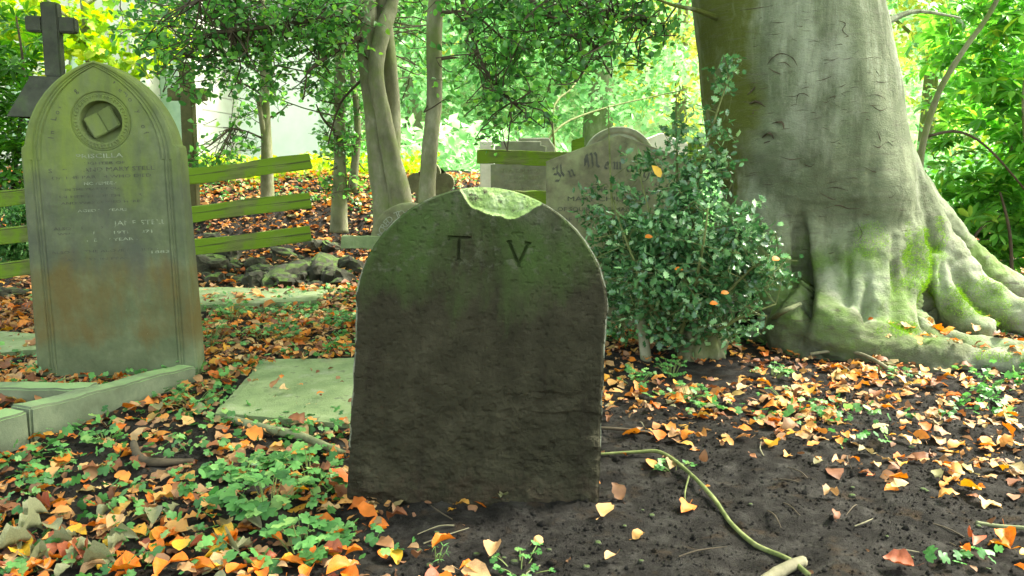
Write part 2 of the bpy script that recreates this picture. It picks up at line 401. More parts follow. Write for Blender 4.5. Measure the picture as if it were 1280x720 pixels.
MAT['bgyellow'] = leafmat('far_yellow_leaf', [(0, (.36, .46, .08)), (.5, (.60, .62, .14)), (1, (.78, .66, .22))], .6, .5, tint=1.3)
MAT['herb'] = leafmat('herb_leaf', [(0, (.04, .14, .035)), (.5, (.085, .25, .06)), (.85, (.15, .36, .10)), (1, (.26, .42, .12))], .45, .3, tint=1.4, veins=True)
MAT['herbstem'] = surf('herb_stem', [(.3, (.10, .16, .04)), (.7, (.20, .24, .08))], 20, rough=.7, bump=())
# church wall: coursed blocks
def church_mat():
    m, nt = new_mat('pale_coursed_stone')
    tc = nt.nodes.new('ShaderNodeTexCoord')
    mp = nd(nt, 'ShaderNodeMapping'); mp.inputs['Rotation'].default_value = (R(90), 0, 0); nt.links.new(tc.outputs['Object'], mp.inputs[0])
    b = nd(nt, 'ShaderNodeTexBrick', Scale=1.0); b.inputs['Brick Width'].default_value = .62; b.inputs['Row Height'].default_value = .26
    b.inputs['Mortar Size'].default_value = .012
    b.inputs['Color1'].default_value = (.48, .48, .46, 1); b.inputs['Color2'].default_value = (.62, .60, .56, 1); b.inputs['Mortar'].default_value = (.26, .25, .23, 1)
    nt.links.new(mp.outputs[0], b.inputs[0])
    col = mixc(nt, ramp(nt, noise(nt, tc.outputs['Object'], 3), [(.4, 0), (.7, .5)]), b.outputs[0], (.40, .37, .31))
    bs = nd(nt, 'ShaderNodeBsdfPrincipled', Roughness=.9); nt.links.new(col, bs.inputs[0])
    bp = nd(nt, 'ShaderNodeBump', Strength=.5, Distance=.02); nt.links.new(b.outputs[1], bp.inputs['Height']); bp.invert = True
    nt.links.new(bp.outputs[0], bs.inputs['Normal'])
    out = nt.nodes.new('ShaderNodeOutputMaterial'); nt.links.new(bs.outputs[0], out.inputs[0]); return m
MAT['church'] = church_mat()
MAT['dressed'] = surf('dressed_stone', [(.3, (.55, .53, .48)), (.7, (.72, .70, .64))], 5, rough=.85, bump=((40, .3),))
MAT['render'] = surf('whitewashed_wall', [(.3, (.68, .70, .72)), (.7, (.80, .82, .84))], 3, rough=.9, bump=((40, .2),))
MAT['glass'] = surf('pale_window_glass', [(.3, (.22, .34, .25)), (.7, (.38, .50, .38))], 3, rough=.25, bump=(), spec=.6)
MAT['slate'] = surf('slate', [(.3, (.10, .10, .11)), (.7, (.18, .18, .19))], 8, rough=.7, bump=((30, .3),))
# ------------------------------------------------------------ ground
def ground_h(x, y):
    x = np.asarray(x, float); y = np.asarray(y, float)
    h = 0.035 * fbm(x * .8, y * .8, None, 2, 3) * (.4 + .6 * sstep(4.5, 9, y)) + 0.012 * fbm(x * 5, y * 5, None, 3, 5) * sstep(14, 6, y)
    h = h + (0.007 * fbm(x * 14, y * 14, None, 2, 6) + .005 * np.maximum(0, fbm(x * 34, y * 34, None, 2, 16))) * sstep(6, 4, y)
    # bank behind the fence on the left
    bank = sstep(6.0, 8.6, y) * sstep(.6, -.9, x - .12 * (y - 6)) * .80 * sstep(60, 12, y)
    h = h + bank + bank * .09 * fbm(x * 1.5, y * 1.5, None, 3, 8)
    # low bank right
    h = h + .35 * sstep(6.2, 9, y) * sstep(2.4, 3.6, x)
    # far hillside
    hill = sstep(17, 62, y - .15 * x) * 18 + sstep(6, 30, x - 3) * 4 * sstep(6, 20, y)
    h = h + hill * (1 + .08 * fbm(x * .1, y * .1, None, 2, 9))
    # mound at the foot of the central stone
    h = h + (.004 + .014 * fbm(x * 12, y * 12, None, 3, 77)) * sstep(.5, .38, np.abs(x + .12)) * np.exp(-((y - 2.27) / .06) ** 2)
    return h
def gh(x, y): return float(ground_h(np.array([x]), np.array([y]))[0])
def G(px, py, lift=0.0):
    """the point of the ground seen at a pixel"""
    r = ray(px, py); ts = 0.9 + np.cumsum(np.linspace(.004, .03, 1400))
    hz_ = ground_h(r.x * ts, r.y * ts); k = np.argmax(CAM_H + r.z * ts <= hz_)
    p = Vector((0, 0, CAM_H)) + r * float(ts[k])
    return Vector((p.x, p.y, gh(p.x, p.y) + lift))

def axis(segs):
    out = []
    for a, b, st in segs: out += list(np.arange(a, b, st))
    return np.array(out + [segs[-1][1]])
xs = axis([(-90, -20, 3.5), (-20, -5, .5), (-5, -3, .08), (-3, -1.6, .022), (-1.6, 2.3, .013), (2.3, 3.4, .022), (3.4, 6, .08), (6, 20, .5), (20, 90, 3.5)])
ys = axis([(-30, 0, 1.5), (0, 1.2, .08), (1.2, 3.2, .012), (3.2, 5.2, .022), (5.2, 9.5, .05), (9.5, 20, .4), (20, 100, 2)])
X, Y = np.meshgrid(xs, ys)
Z = ground_h(X, Y)
nx, ny = len(xs), len(ys)
V = np.stack([X, Y, Z], -1).reshape(-1, 3)
i = np.arange(nx - 1); j = np.arange(ny - 1)
I, J = np.meshgrid(i, j); a = (J * nx + I).ravel()
Q = np.stack([a, a + 1, a + 1 + nx, a + nx], 1)
me = bpy.data.meshes.new('ground'); me.vertices.add(len(V)); me.vertices.foreach_set('co', V.astype(np.float32).ravel())
me.loops.add(Q.size); me.loops.foreach_set('vertex_index', Q.astype(np.int32).ravel())
me.polygons.add(len(Q)); me.polygons.foreach_set('loop_start', np.arange(0, Q.size, 4, dtype=np.int32)); me.update(calc_edges=True)
ground = mesh_obj('ground', me, MAT['soil'], smooth=True)
tag(ground, 'dark damp soil of the churchyard rising to a bank behind', None, None, 'structure')
# far slope is green
me.materials.append(MAT['hill'])
cy = ys[J.ravel()]; cx = xs[I.ravel()]
mi = ((cy + 1.2 * vnoise(cx, cy) > 10.5) | (np.abs(cx) > 9)).astype(np.int32)
me.polygons.foreach_set('material_index', mi)

# ------------------------------------------------------------ headstones with a real carved face
def slab(name, H, hw, thick, carve, mat, nu=200, nv=240, below=.18, parent=None, tops=None, chamfer=.004):
    """upright slab standing on z=0, front towards -Y. hw(z) half width, carve(x,z) depth cut into the front"""
    t = np.linspace(0, 1, nv)
    z = -below + (H + below) * (1 - (1 - t) ** 1.6) if tops is None else np.concatenate([np.linspace(-below, tops, nv // 2, endpoint=False), tops + (H - tops) * np.sin(np.linspace(0, math.pi / 2, nv - nv // 2))])
    w = np.maximum(hw(z), 1e-4)
    u = np.linspace(-1, 1, nu)
    Xf = u[None, :] * w[:, None]; Zf = np.repeat(z[:, None], nu, 1)
    ed = np.minimum((1 - np.abs(u))[None, :] * w[:, None], (H - Zf) * 1.2)
    Yf = carve(Xf, Zf) + chamfer * (1 - sstep(0, .012, ed)) * 1.5
    front = np.stack([Xf, Yf, Zf], -1).reshape(-1, 3)
    Yb = np.full_like(w, thick)
    bl = np.stack([-w, Yb, z], -1); br = np.stack([w, Yb, z], -1)
    v = np.concatenate([front, bl, br]); n0 = nu * nv; f = []
    for r in range(nv - 1):
        b = r * nu
        f += [(b + c, b + c + 1, b + c + 1 + nu, b + c + nu) for c in range(nu - 1)]
        f.append((n0 + r, b, b + nu, n0 + r + 1))
        f.append((b + nu - 1, n0 + nv + r, n0 + nv + r + 1, b + 2 * nu - 1))
        f.append((n0 + nv + r, n0 + r, n0 + r + 1, n0 + nv + r + 1))
    f.append(tuple([(nv - 1) * nu + c for c in range(nu)] + [n0 + 2 * nv - 1, n0 + nv - 1]))
    me = bpy.data.meshes.new(name); me.from_pydata(v.tolist(), [], f); me.update()
    o = mesh_obj(name, me, mat, parent, smooth=False)
    return o

def text_mesh(items, name, mat, parent, y=-.0012, depth=.0008, split=False):
    """items: (string, x, z, height, angle[, width]) written on a face that looks to -Y; ONE mesh"""
    mb = MB(); dg = None
    for it in items:
        s, x, z, h, ang = it[:5]
        cu = bpy.data.curves.new('txt', 'FONT'); cu.body = s; cu.size = h * 1.38; cu.align_x = 'CENTER'; cu.align_y = 'CENTER'
        cu.resolution_u = 2; cu.extrude = depth / 2
        o = bpy.data.objects.new('txt', cu); COL.objects.link(o)
        bpy.context.view_layer.update()
        dg = bpy.context.evaluated_depsgraph_get()
        m = bpy.data.meshes.new_from_object(o.evaluated_get(dg))
        co = np.array([v.co for v in m.vertices])
        if len(co):
            sx = 1.0
            if len(it) > 5: sx = it[5] / max(1e-6, co[:, 0].max() - co[:, 0].min())
            ca, sa = math.cos(ang), math.sin(ang)
            X_ = co[:, 0] * sx; Y_ = co[:, 1]
            v = np.stack([x + X_ * ca - Y_ * sa, y - co[:, 2], z + X_ * sa + Y_ * ca], -1)
            mb.add(v.tolist(), [list(p.vertices) for p in m.polygons])
        bpy.data.objects.remove(o); bpy.data.curves.remove(cu); bpy.data.meshes.remove(m)
        if split: mb.build(name, mat, parent); mb = MB()
    return None if split else mb.build(name, mat, parent)

def segdist(x, z, a, b):
    ax, az = a; bx, bz = b; dx, dz = bx - ax, bz - az
    t = np.clip(((x - ax) * dx + (z - az) * dz) / (dx * dx + dz * dz), 0, 1)
    return np.hypot(x - ax - t * dx, z - az - t * dz)

# ---- central stone, T V
base = P(590, 641, 2.24) + Vector((.004, 0, 0))
D_TV = 2.24
SC = D_TV / F / 1.0
H_TV = P(600, 240, D_TV).z + .012
root = empty('headstone', (base.x, D_TV, 0), (R(-1.0), R(3.0), R(1.5)))
tag(root, 'dark round-topped headstone carved with the letters T V in the foreground', 'headstone')
HWT = .361
def hw_tv(z):
    zc = H_TV - .365
    w = HWT * np.sqrt(np.clip(1 - np.clip((z - zc) / (H_TV - zc), 0, 1) ** 2.15, 0, 1))
    return w + .013 * sstep(.5, 0, z) + .0022 * fbm(z * 18, z * 0, None, 3, 4) * (w > .05)
def px_tv(px, py):   # photograph position -> stone coordinates
    p = P(px, py, D_TV) - Vector((base.x, D_TV, 0))
    c, s = math.cos(R(-3.0)), math.sin(R(-3.0))
    return (p.x * c + p.z * s * 1.0, p.z * c - p.x * s)
cx_, cz_ = px_tv(633, 200); cr_ = .162
Tpts = [(px_tv(561, 297), px_tv(587, 298)), (px_tv(573.5, 298), px_tv(572.5, 326))]
Vpts = [(px_tv(637, 304), px_tv(649, 333)), (px_tv(660, 306), px_tv(648, 333))]
Tser = [(px_tv(571, 326), px_tv(575, 326)), (px_tv(561, 297), px_tv(561, 300))]
Vser = [(px_tv(635, 303), px_tv(639, 303)), (px_tv(658, 305), px_tv(663, 305))]
def carve_tv(x, z):
    d = .0014 * fbm(x * 9, z * 9, None, 5, 21) + .0009 * fbm(x * 70, z * 70, None, 3, 22)
    low = sstep(.50, .12, z)
    n = fbm(x * 5, z * 8, None, 5, 31)
    d = d + low * (.011 * np.maximum(n - .05, 0) + .005 * (n > .30) + .0040 * fbm(x * 30, z * 38, None, 4, 33)) + .0012 * np.maximum(0, fbm(x * 80, z * 80, None, 2, 34) - .3) * 3
    # delaminated patch low on the right
    e = fbm(x * 4 + 3, z * 6, None, 4, 35) * .06
    patch = sstep(.0, .012, e + z - .13 - .15 * x) * sstep(.0, .012, .27 + .12 * x + e - z) * sstep(.05, .09, x + e)
    d = d + .004 * patch - .006 * sstep(.14, .05, z + e)
    d = d + .0025 * sstep(.0, .010, n - .12) * sstep(.45, .3, z)
    r = np.hypot(x - cx_, (z - cz_)) + .006 * fbm(x * 25, z * 25, None, 3, 40)
    ch = sstep(cr_, cr_ - .012, r) * sstep(-.16, -.13, x - cx_) 
    d = d + ch * (.018 + .05 * sstep(cr_, .02, r) + .006 * fbm(x * 30, z * 30, None, 4, 41))
    dt = np.minimum.reduce([segdist(x, z, *s) for s in Tpts] + [segdist(x, z, *s) + .0010 for s in Tser])
    dv = np.minimum.reduce([segdist(x, z, *s) for s in Vpts] + [segdist(x, z, *s) + .0010 for s in Vser])
    dd = np.minimum(dt, dv)
    d = d + .012 * np.clip(1 - dd / .0050, 0, 1) ** .6
    return d
st = slab('stone', H_TV, hw_tv, .105, carve_tv, MAT['tv'], nu=330, nv=380, below=.15, parent=root, tops=H_TV - .36)
# paint the broken crescent with its own mossy stone, the arris with a painted-in pale highlight
me = st.data; me.materials.append(MAT['chip']); me.materials.append(MAT['rim'])
n = len(me.polygons); cen = np.zeros(n * 3); me.polygons.foreach_get('center', cen); cen = cen.reshape(-1, 3)
rr = np.hypot(cen[:, 0] - cx_, cen[:, 2] - cz_) + .006 * fbm(cen[:, 0] * 25, cen[:, 2] * 25, None, 3, 40)
mi = np.zeros(n, np.int32)
inchip = (rr < cr_ - .003) & (cen[:, 0] - cx_ > -.15) & (cen[:, 1] < .104)
mi[inchip] = 1
hwv = hw_tv(cen[:, 2]); zt = H_TV - .365
nr = fbm(cen[:, 0] * 20, cen[:, 2] * 20, None, 3, 50)
edge = (hwv - np.abs(cen[:, 0]) < .0032 + .002 * nr) & (cen[:, 1] < .03) & (cen[:, 2] > .15) & ~inchip & (nr > -.35)
mi[edge] = 2
me.polygons.foreach_set('material_index', mi)

# ---- left gothic stone
DL = 3.62
bl_ = P(148, 470, DL)
H_L = P(120, 75, DL).z - 0.0
rootL = empty('headstone', (bl_.x, DL, 0), (R(-.6), R(-.35), R(4)))
tag(rootL, 'tall green pointed-arch headstone with a carved open book in a round recess', 'headstone')
HL = .343
def pxl(px, py):
    p = P(px, py, DL); return (p.x - bl_.x + .0, p.z)
def mk_hw(W, H, spring, R_):
    # pointed arch: arcs centred beyond the axis
    def hw(z):
        zz = np.clip(z - spring, 0, None)
        hgt = H - spring
        c = (hgt * hgt - W * W) / (2 * W)      # arc centre offset past the axis
        rad = W + c
        w = np.sqrt(np.clip(rad * rad - zz * zz, 0, None)) - c
        return np.where(z < spring, W, np.clip(w, 0, W))
    return hw
SPR = pxl(120, 255)[1]
hwl0 = mk_hw(HL - .012, H_L, pxl(120, 200)[1], 0)
def hwL(z):
    w = hwl0(z); sp = pxl(120, 200)[1]
    return w + .012 * sstep(sp + .07, sp + .055, z) + .018 * sstep(1.1, .0, z)
rc = pxl(126, 152)
def carveL(x, z):
    d = .0014 * fbm(x * 8, z * 8, None, 4, 61) + .0006 * fbm(x * 50, z * 50, None, 2, 62)
    w = hwl0(z)
    # distance to the outline, close enough for mouldings
    e = (w - np.abs(x)) * np.where(z > pxl(120, 200)[1], .80, 1.0)
    for at, dep, wd in ((.030, .006, .0045), (.042, .005, .004), (.055, .003, .003)):
        d = d + dep * np.exp(-((e - at) / wd) ** 2) * sstep(.03, .06, z)
    d = d + .004 * sstep(.050, .056, e)
    r = np.hypot(x - rc[0], z - rc[1])
    d = d + .006 * np.exp(-((r - .128) / .0035) ** 2) + .004 * np.exp(-((r - .120) / .003) ** 2)
    ang = np.arctan2(z - rc[1], x - rc[0])
    d = d + .003 * (np.abs(((ang * 44 / (2 * math.pi)) % 1) - .5) < .3) * (np.abs(r - .109) < .006)
    d = d + .045 * sstep(.093, .086, r)
    return d
sl = slab('stone', H_L, hwL, .115, carveL, MAT['left'], nu=300, nv=420, below=.12, parent=rootL, tops=pxl(120, 200)[1])
bk = MB()
for s in (-1, 1):
    bk.box((s * .033, 0, 0), (.066, .012, .098), rot=(0, 0, s * -.20), bev=.004)
for v in range(len(bk.v)):
    pass
a_ = R(27)
bkv = [(x * math.cos(a_) - z * math.sin(a_) + rc[0], y + .024, x * math.sin(a_) + z * math.cos(a_) + rc[1]) for x, y, z in bk.v]
bk.v = bkv
bk.build('open_book', MAT['left'], rootL)
items = []
arcL = [('I', 66, 172), ('n', 67, 165), ('L', 69, 148), ('o', 73, 140), ('v', 77, 133), ('i', 82, 126), ('n', 87, 121), ('g', 95, 113)]
arcR = [('M', 143, 106), ('e', 150, 112), ('m', 156, 117), ('o', 162, 124), ('r', 167, 131), ('y', 172, 139), ('o', 178, 158), ('f', 181, 166)]
for arc, sgn in ((arcL, 1), (arcR, -1)):
    for k, (ch, px, py) in enumerate(arc):
        a0 = arc[max(k-1, 0)]; b0 = arc[min(k+1, len(arc)-1)]
        ang = math.atan2(-(b0[2] - a0[2]), b0[1] - a0[1])
        p = pxl(px, py); items.append((ch, p[0], p[1], .026 if ch.isupper() else .024, ang))
text_mesh(items[:8], 'arched_inscription', MAT['letter'], rootL, y=.0052 - .0012)
text_mesh(items[8:], 'arched_inscription', MAT['letter'], rootL, y=.0052 - .0012)
lines_d = [('DAUGHTER OF', 124, 204, .012, 62), ('SAMUEL AND MARY STELL', 127, 212, .019, 128), ('OF THE PARISH WHO DIED', 127, 221, .014, 120), ('IN THE YEAR OF OUR LORD', 128, 236, .011, 90),
           ('IN HER FOURTH YEAR', 126, 245, .012, 100), ('AND WAS BURIED HERE', 126, 253, .011, 96), ('ALSO THE ABOVE', 104, 285, .013, 70), ('WHO DIED', 96, 292, .010, 44), ('ALSO OF THE ABOVE NAMED', 128, 314, .012, 124), ('AT REST IN PEACE', 126, 324, .011, 84)]
lines_p = [('PRISCILLA', 124, 195, .020, 56), ('NOVEMBER 7TH', 134, 229, .014, 56), ('AGED 22 YEARS', 128, 263, .012, 60), ('JANE STELL', 174, 279, .022, 64), ('APRIL 19TH 1871', 150, 291, .014, 80), ('AGED 57 YEARS', 134, 300, .013, 74), ('1883', 198, 316, .013, 22)]
for lst, nm, mt in ((lines_d, 'worn_inscription', 'letter'), (lines_p, 'inscription', 'letter_pale')):
    text_mesh([(s, *pxl(px, py), h, R(1.5), w * DL / F) for s, px, py, h, w in lst], nm, MAT[mt], rootL, y=.0052 - .0012, split=True)

# ---- In Memory stone behind the bush
DM = 4.62
def pxm(px, py): p = P(px, py, DM); return (p.x - bm_.x, p.z)
bm_ = P(769, 400, DM); 
H_M = P(764, 168, DM).z
rootM = empty('headstone', (bm_.x, DM, 0), (R(-1), 0, R(-3)))
tag(rootM, 'brown shouldered headstone with blackletter In Memory half hidden by the holly bush', 'headstone')
sh = pxm(680, 202)[1]
def hwM(z):
    t = np.clip((z - sh) / (H_M - sh), 0, 1)
    w = .415 * (1 - t ** 1.06)
    w = np.where(t > .93, np.minimum(w, .415 * (1 - .93 ** 1.06) * np.sqrt(np.clip(1 - ((t - .93) / .07) ** 2, 0, 1))), w)
    return np.where(z < sh, .412, w)
def carveM(x, z):
    d = .002 * fbm(x * 7, z * 7, None, 4, 71) + .0008 * fbm(x * 40, z * 40, None, 2, 72)
    # incised pen flourish under the words
    for (a, b) in (((-.12, .0), (-.04, .018)), ((-.04, .018), (.02, -.004)), ((.02, -.004), (.07, -.012)), ((-.12, -.012), (-.03, .004)), ((-.03, .004), (.05, -.02))):
        o = pxm(757, 232)
        d = d + .004 * np.exp(-(segdist(x, z, (a[0] + o[0], a[1] + o[1]), (b[0] + o[0], b[1] + o[1])) / .003) ** 2)
    return d
slab('stone', H_M, hwM, .1, carveM, MAT['mem'], nu=200, nv=200, below=.12, parent=rootM, tops=sh)
# broad nib blackletter
def nib(mb, strokes, ox, oz, s, ang=0.0, w=.16, a=R(40), y=-.0015):
    nx_, nz_ = math.cos(a) * w / 2, math.sin(a) * w / 2
    ca, sa = math.cos(ang), math.sin(ang)
    def T(x, z): return (ox + s * (x * ca - z * sa), y, oz + s * (x * sa + z * ca))
    for k, st_ in enumerate(strokes):
        for i in range(len(st_) - 1):
            (x0, z0), (x1, z1) = st_[i], st_[i + 1]
            yy = y - .00013 * (k * 3 + i)
            q = [(x0 - nx_, z0 - nz_), (x0 + nx_, z0 + nz_), (x1 + nx_, z1 + nz_), (x1 - nx_, z1 - nz_)]
            v = [(T(*p_)[0], yy, T(*p_)[2]) for p_ in q]
            mb.add(v + [(p_[0], .004, p_[2]) for p_ in v], [(0, 1, 2, 3), (0, 4, 5, 1), (1, 5, 6, 2), (2, 6, 7, 3), (3, 7, 4, 0)])
BL = {
 'I': [[(.55,1.0),(.25,.85),(.15,.95)], [(.5,1.0),(.35,.6),(.5,.25),(.3,0),(.05,.1)], [(.1,.55),(.3,.45)], [(.75,1.0),(.62,.5),(.72,.2)]],
 'n': [[(.1,.6),(.2,.5),(.2,.08),(.3,0)], [(.2,.45),(.42,.62),(.52,.5),(.52,.1),(.64,0)]],
 'M': [[(.05,.2),(.1,.7),(.25,.95),(.3,.1),(.2,0)], [(.3,.8),(.5,1.0),(.58,.85),(.58,.1),(.5,0)], [(.58,.85),(.78,1.0),(.88,.8),(.86,.15),(1.0,0)], [(.18,.4),(.18,.9)]],
 'e': [[(.45,.35),(.12,.3),(.1,.1),(.28,0),(.45,.1)], [(.12,.3),(.3,.6),(.45,.35)]],
 'm': [[(.05,.6),(.14,.5),(.14,.05),(.22,0)], [(.14,.45),(.32,.62),(.38,.5),(.38,.05),(.46,0)], [(.38,.45),(.56,.62),(.64,.5),(.64,.08),(.74,0)]],
 'o': [[(.3,.62),(.1,.45),(.1,.12),(.3,0)], [(.3,.62),(.5,.48),(.5,.15),(.3,0)]],
 'r': [[(.1,.6),(.2,.5),(.2,.08),(.3,0)], [(.2,.45),(.4,.6),(.48,.5)]],
 'y': [[(.1,.6),(.16,.2),(.35,.1)], [(.52,.62),(.5,.0),(.3,-.3),(.1,-.28)]],
 'f': [[(.5,.9),(.3,.95),(.25,.7),(.25,0)], [(.08,.55),(.45,.55)]],
}
mb = MB()
for ch, px, py, s, a in (('I', 694, 228, .085, .35), ('n', 711, 222, .062, .30), ('M', 731, 211, .085, .12), ('e', 755, 211, .066, .03), ('m', 766, 211, .066, -.05), ('o', 782, 214, .066, -.18),
                         ('r', 793, 218, .066, -.25), ('y', 802, 222, .066, -.3), ('o', 818, 231, .05, -.4), ('f', 828, 237, .05, -.45)):
    p = pxm(px, py); nib(mb, BL[ch], p[0], p[1], s, a)
mb.build('blackletter_inscription', MAT['letter'], rootM)
text_mesh([(s, *pxm(px, py), h, 0, w * DM / F) for s, px, py, h, w in (('THE', 749, 237, .030, 22), ('MARY CHILDREN', 760, 249, .028, 100), ('OF SQUIRE AND MARY', 745, 262, .024, 96), ('OF THIS PARISH', 740, 275, .022, 76))],
          'inscription', MAT['letter'], rootM, y=-.0022, split=True)

# ---- small gravestones farther back
def outline_stone(px, pybase, d, H, hw, thick, mat, label, name='headstone', rot=0.0, cv=None, nu=60, nv=90, zb=0.0, cat='headstone', tops=None):
    p = P(px, pybase, d)
    o = empty(name, (p.x, d, zb), (0, 0, R(rot))); tag(o, label, cat)
    n1 = random.randint(0, 99)
    slab('stone', H, hw, thick, cv or (lambda x, z: .003 * fbm(x * 8, z * 8, None, 3, n1)), mat, nu=nu, nv=nv, below=.1, parent=o, tops=tops)
    return o
# round-topped stone with ring of lettering, behind the central stone to the left
d = 4.9; hz = P(508, 254, d).z
def hw_small(z, H=hz):
    c = H - .23; return np.where(z < c, .235, .235 * np.sqrt(np.clip(1 - ((z - c) / .23) ** 2, 0, 1)))
oS = outline_stone(511, 300, d, hz, hw_small, .09, MAT['mem'], 'small brown round-topped headstone with an arch of raised letters behind the T V stone', tops=hz - .23)
its = []
for k, ch in enumerate('SACRED TO THE MEMORY'):
    if ch == ' ': continue
    a = math.pi * (1 - (k + .5) / 20); its.append((ch, .175 * math.cos(a), hz - .235 + .175 * math.sin(a), .042, a - math.pi / 2))
text_mesh(its, 'arched_inscription', MAT['greystone'], oS, y=-.004, depth=.004)
# trefoil-headed stone
d = 6.6; base_p = P(538, 250, d); zt_ = P(538, 203, d).z; zl = P(538, 227, d).z
tr = empty('headstone', (base_p.x, d, 0)); tag(tr, 'grey trefoil-topped gravestone standing behind the slim bare trunk', 'headstone')
bm = bmesh.new()
pts = []
r1 = .105
def lobe(cx, cz, r, a0, a1, n=14):
    return [(cx + r * math.cos(a0 + (a1 - a0) * k / n), cz + r * math.sin(a0 + (a1 - a0) * k / n)) for k in range(n + 1)]
pts = [(.12, -.1), (.12, zl - .09), ] + lobe(.115, zl - .01, .08, R(-60), R(120)) + lobe(0, zt_ - .085, .085, R(-25), R(205)) + lobe(-.115, zl - .01, .08, R(60), R(240)) + [(-.12, zl - .09), (-.12, -.1)]
vs = [bm.verts.new((x, 0, z)) for x, z in pts]; f = bm.faces.new(vs)
ex = bmesh.ops.extrude_face_region(bm, geom=[f]); bmesh.ops.translate(bm, verts=[v for v in ex['geom'] if isinstance(v, bmesh.types.BMVert)], vec=(0, .09, 0))
bmesh.ops.recalc_face_normals(bm, faces=bm.faces[:])
m_ = bpy.data.meshes.new('stone'); bm.to_mesh(m_); bm.free(); mesh_obj('stone', m_, MAT['mem'], tr)
# inscribed grey slab stone behind the upper rail
d = 6.3; zt_ = P(648, 176, d).z
def hw_g(z, H=zt_): return np.where(z > H - .04, .16, np.where(z > P(648, 206, 6.3).z, .20, .235)) + 0 * z
oG = outline_stone(651, 240, d, zt_, hw_g, .1, MAT['greystone'], 'grey inscribed headstone with stepped top behind the mossy rail', nv=120)
text_mesh([('IN MEMORY OF', .0, P(648, 214, d).z, .035, 0, .30), ('THOMAS AND', .02, P(648, 222, d).z, .032, 0, .26), ('SARAH HIS WIFE', .02, P(648, 229, d).z, .03, 0, .30), ('WHO DIED 1868', .02, P(648, 236, d).z, .03, 0, .28)], 'inscription', MAT['letter_pale'], oG, y=-.005, split=True)
d = 6.9; zt_ = P(608, 176, d).z
outline_stone(609, 240, d, zt_, lambda z: .062 + 0 * z, .12, MAT['palestone'], 'narrow pale stone pillar left of the grey inscribed headstone', 'stone_pillar', cat='pillar')
# rounded stone and gabled stones just above the In Memory stone
d = 6.8; zt_ = P(768, 158, d).z
outline_stone(774, 200, d, zt_, lambda z, H=zt_: .30 * np.sqrt(np.clip(1 - (np.clip(z - (H - .28), 0, None) / .28) ** 2, 0, 1)), .12, MAT['greystone'],
    'broad grey round-topped headstone showing above the In Memory stone', tops=zt_ - .28,
    cv=lambda x, z, H=zt_: .012 * np.exp(-((np.hypot(x / .30 * .28, z - (H - .28)) - .22) / .012) ** 2) + .004 * fbm(x * 8, z * 8, None, 3, 5))
d = 7.6; zt_ = P(826, 166, d).z
def hw_gable(z, H=zt_): return np.clip(np.where(z > H - .12, (H - z) / .12 * .30, .30), 0, .30)
outline_stone(826, 205, d, zt_, hw_gable, .12, MAT['palestone'], 'pale gabled headstone right of the broad round-topped one', tops=zt_ - .12)
d = 7.4; zt_ = P(672, 172, d).z
outline_stone(668, 205, d, zt_, lambda z, H=zt_: .19 - .05 * sstep(H - .1, H, z), .12, MAT['greystone'], 'plain grey headstone rising behind the inscribed grey one', zb=0)

# ---- crosses
def stone_cross(px_c, d, py_top, py_arm, arm_px, w_px, arm_h_px, zb, plinth, mat, label, rot=8):
    s = d / F; p = P(px_c, 200, d); o = empty('stone_cross', (p.x, d, zb), (0, R(1), R(rot))); tag(o, label, 'stone cross')
    zt = P(px_c, py_top, d).z - zb; za = P(px_c, py_arm, d).z - zb
    z0 = plinth[0][1] - zb if plinth else -.1
    mb = MB(); w = w_px * s
    mb.box((0, 0, (zt + z0) / 2), (w, w * .8, zt - z0), bev=.008)
    for sg in (-1, 1): mb.box((sg * (w / 2 + (arm_px * s / 2 - w / 2) / 2 - .003), 0, za), (arm_px * s / 2 - w / 2, w * .8 - .006, arm_h_px * s), bev=.008)
    mb.build('cross_shaft', mat, o)
    if plinth:
        zb2 = P(0, plinth[1], d).z
        b = MB(); wt, wb = plinth[2] * s, plinth[3] * s; h0 = plinth[0][1] - zb
        v = []
        for ww, z in ((wb, zb2 - zb), (wt, h0 - .02), (wt * .97, h0)):
            v += [(-ww/2, -ww*.35, z), (ww/2, -ww*.35, z), (ww/2, ww*.35, z), (-ww/2, ww*.35, z)]
        f = [(8, 9, 10, 11)]
        for l in range(2):
            for k in range(4): f.append((l*4+k, l*4+(k+1)%4, l*4+4+(k+1)%4, l*4+4+k))
        b.add(v, f); b.build('plinth', mat, o)
        c = MB(); c.box((0, 0, (zb2 - zb) / 2 - .05), (wb * .62, wb * .5, (zb2 - zb) + .1), bev=.02); c.build('base', mat, o)
    return o
d = 5.2
stone_cross(73, d, 3, 31, 57, 19, 18, gh(-2.9, 5.2) - .02, ((0, P(60, 97, d).z), 148, 48, 90), MAT['darkstone'], 'dark latin cross on a tapered plinth behind the pointed-arch headstone')
d = 7.4
stone_cross(237, d, 78, 118, 48, 15, 15, gh(-3.0, 7.4) - .05, None, MAT['brownstone'], 'mossy brown stone cross right of the pointed-arch headstone, among holly leaves', rot=-6)

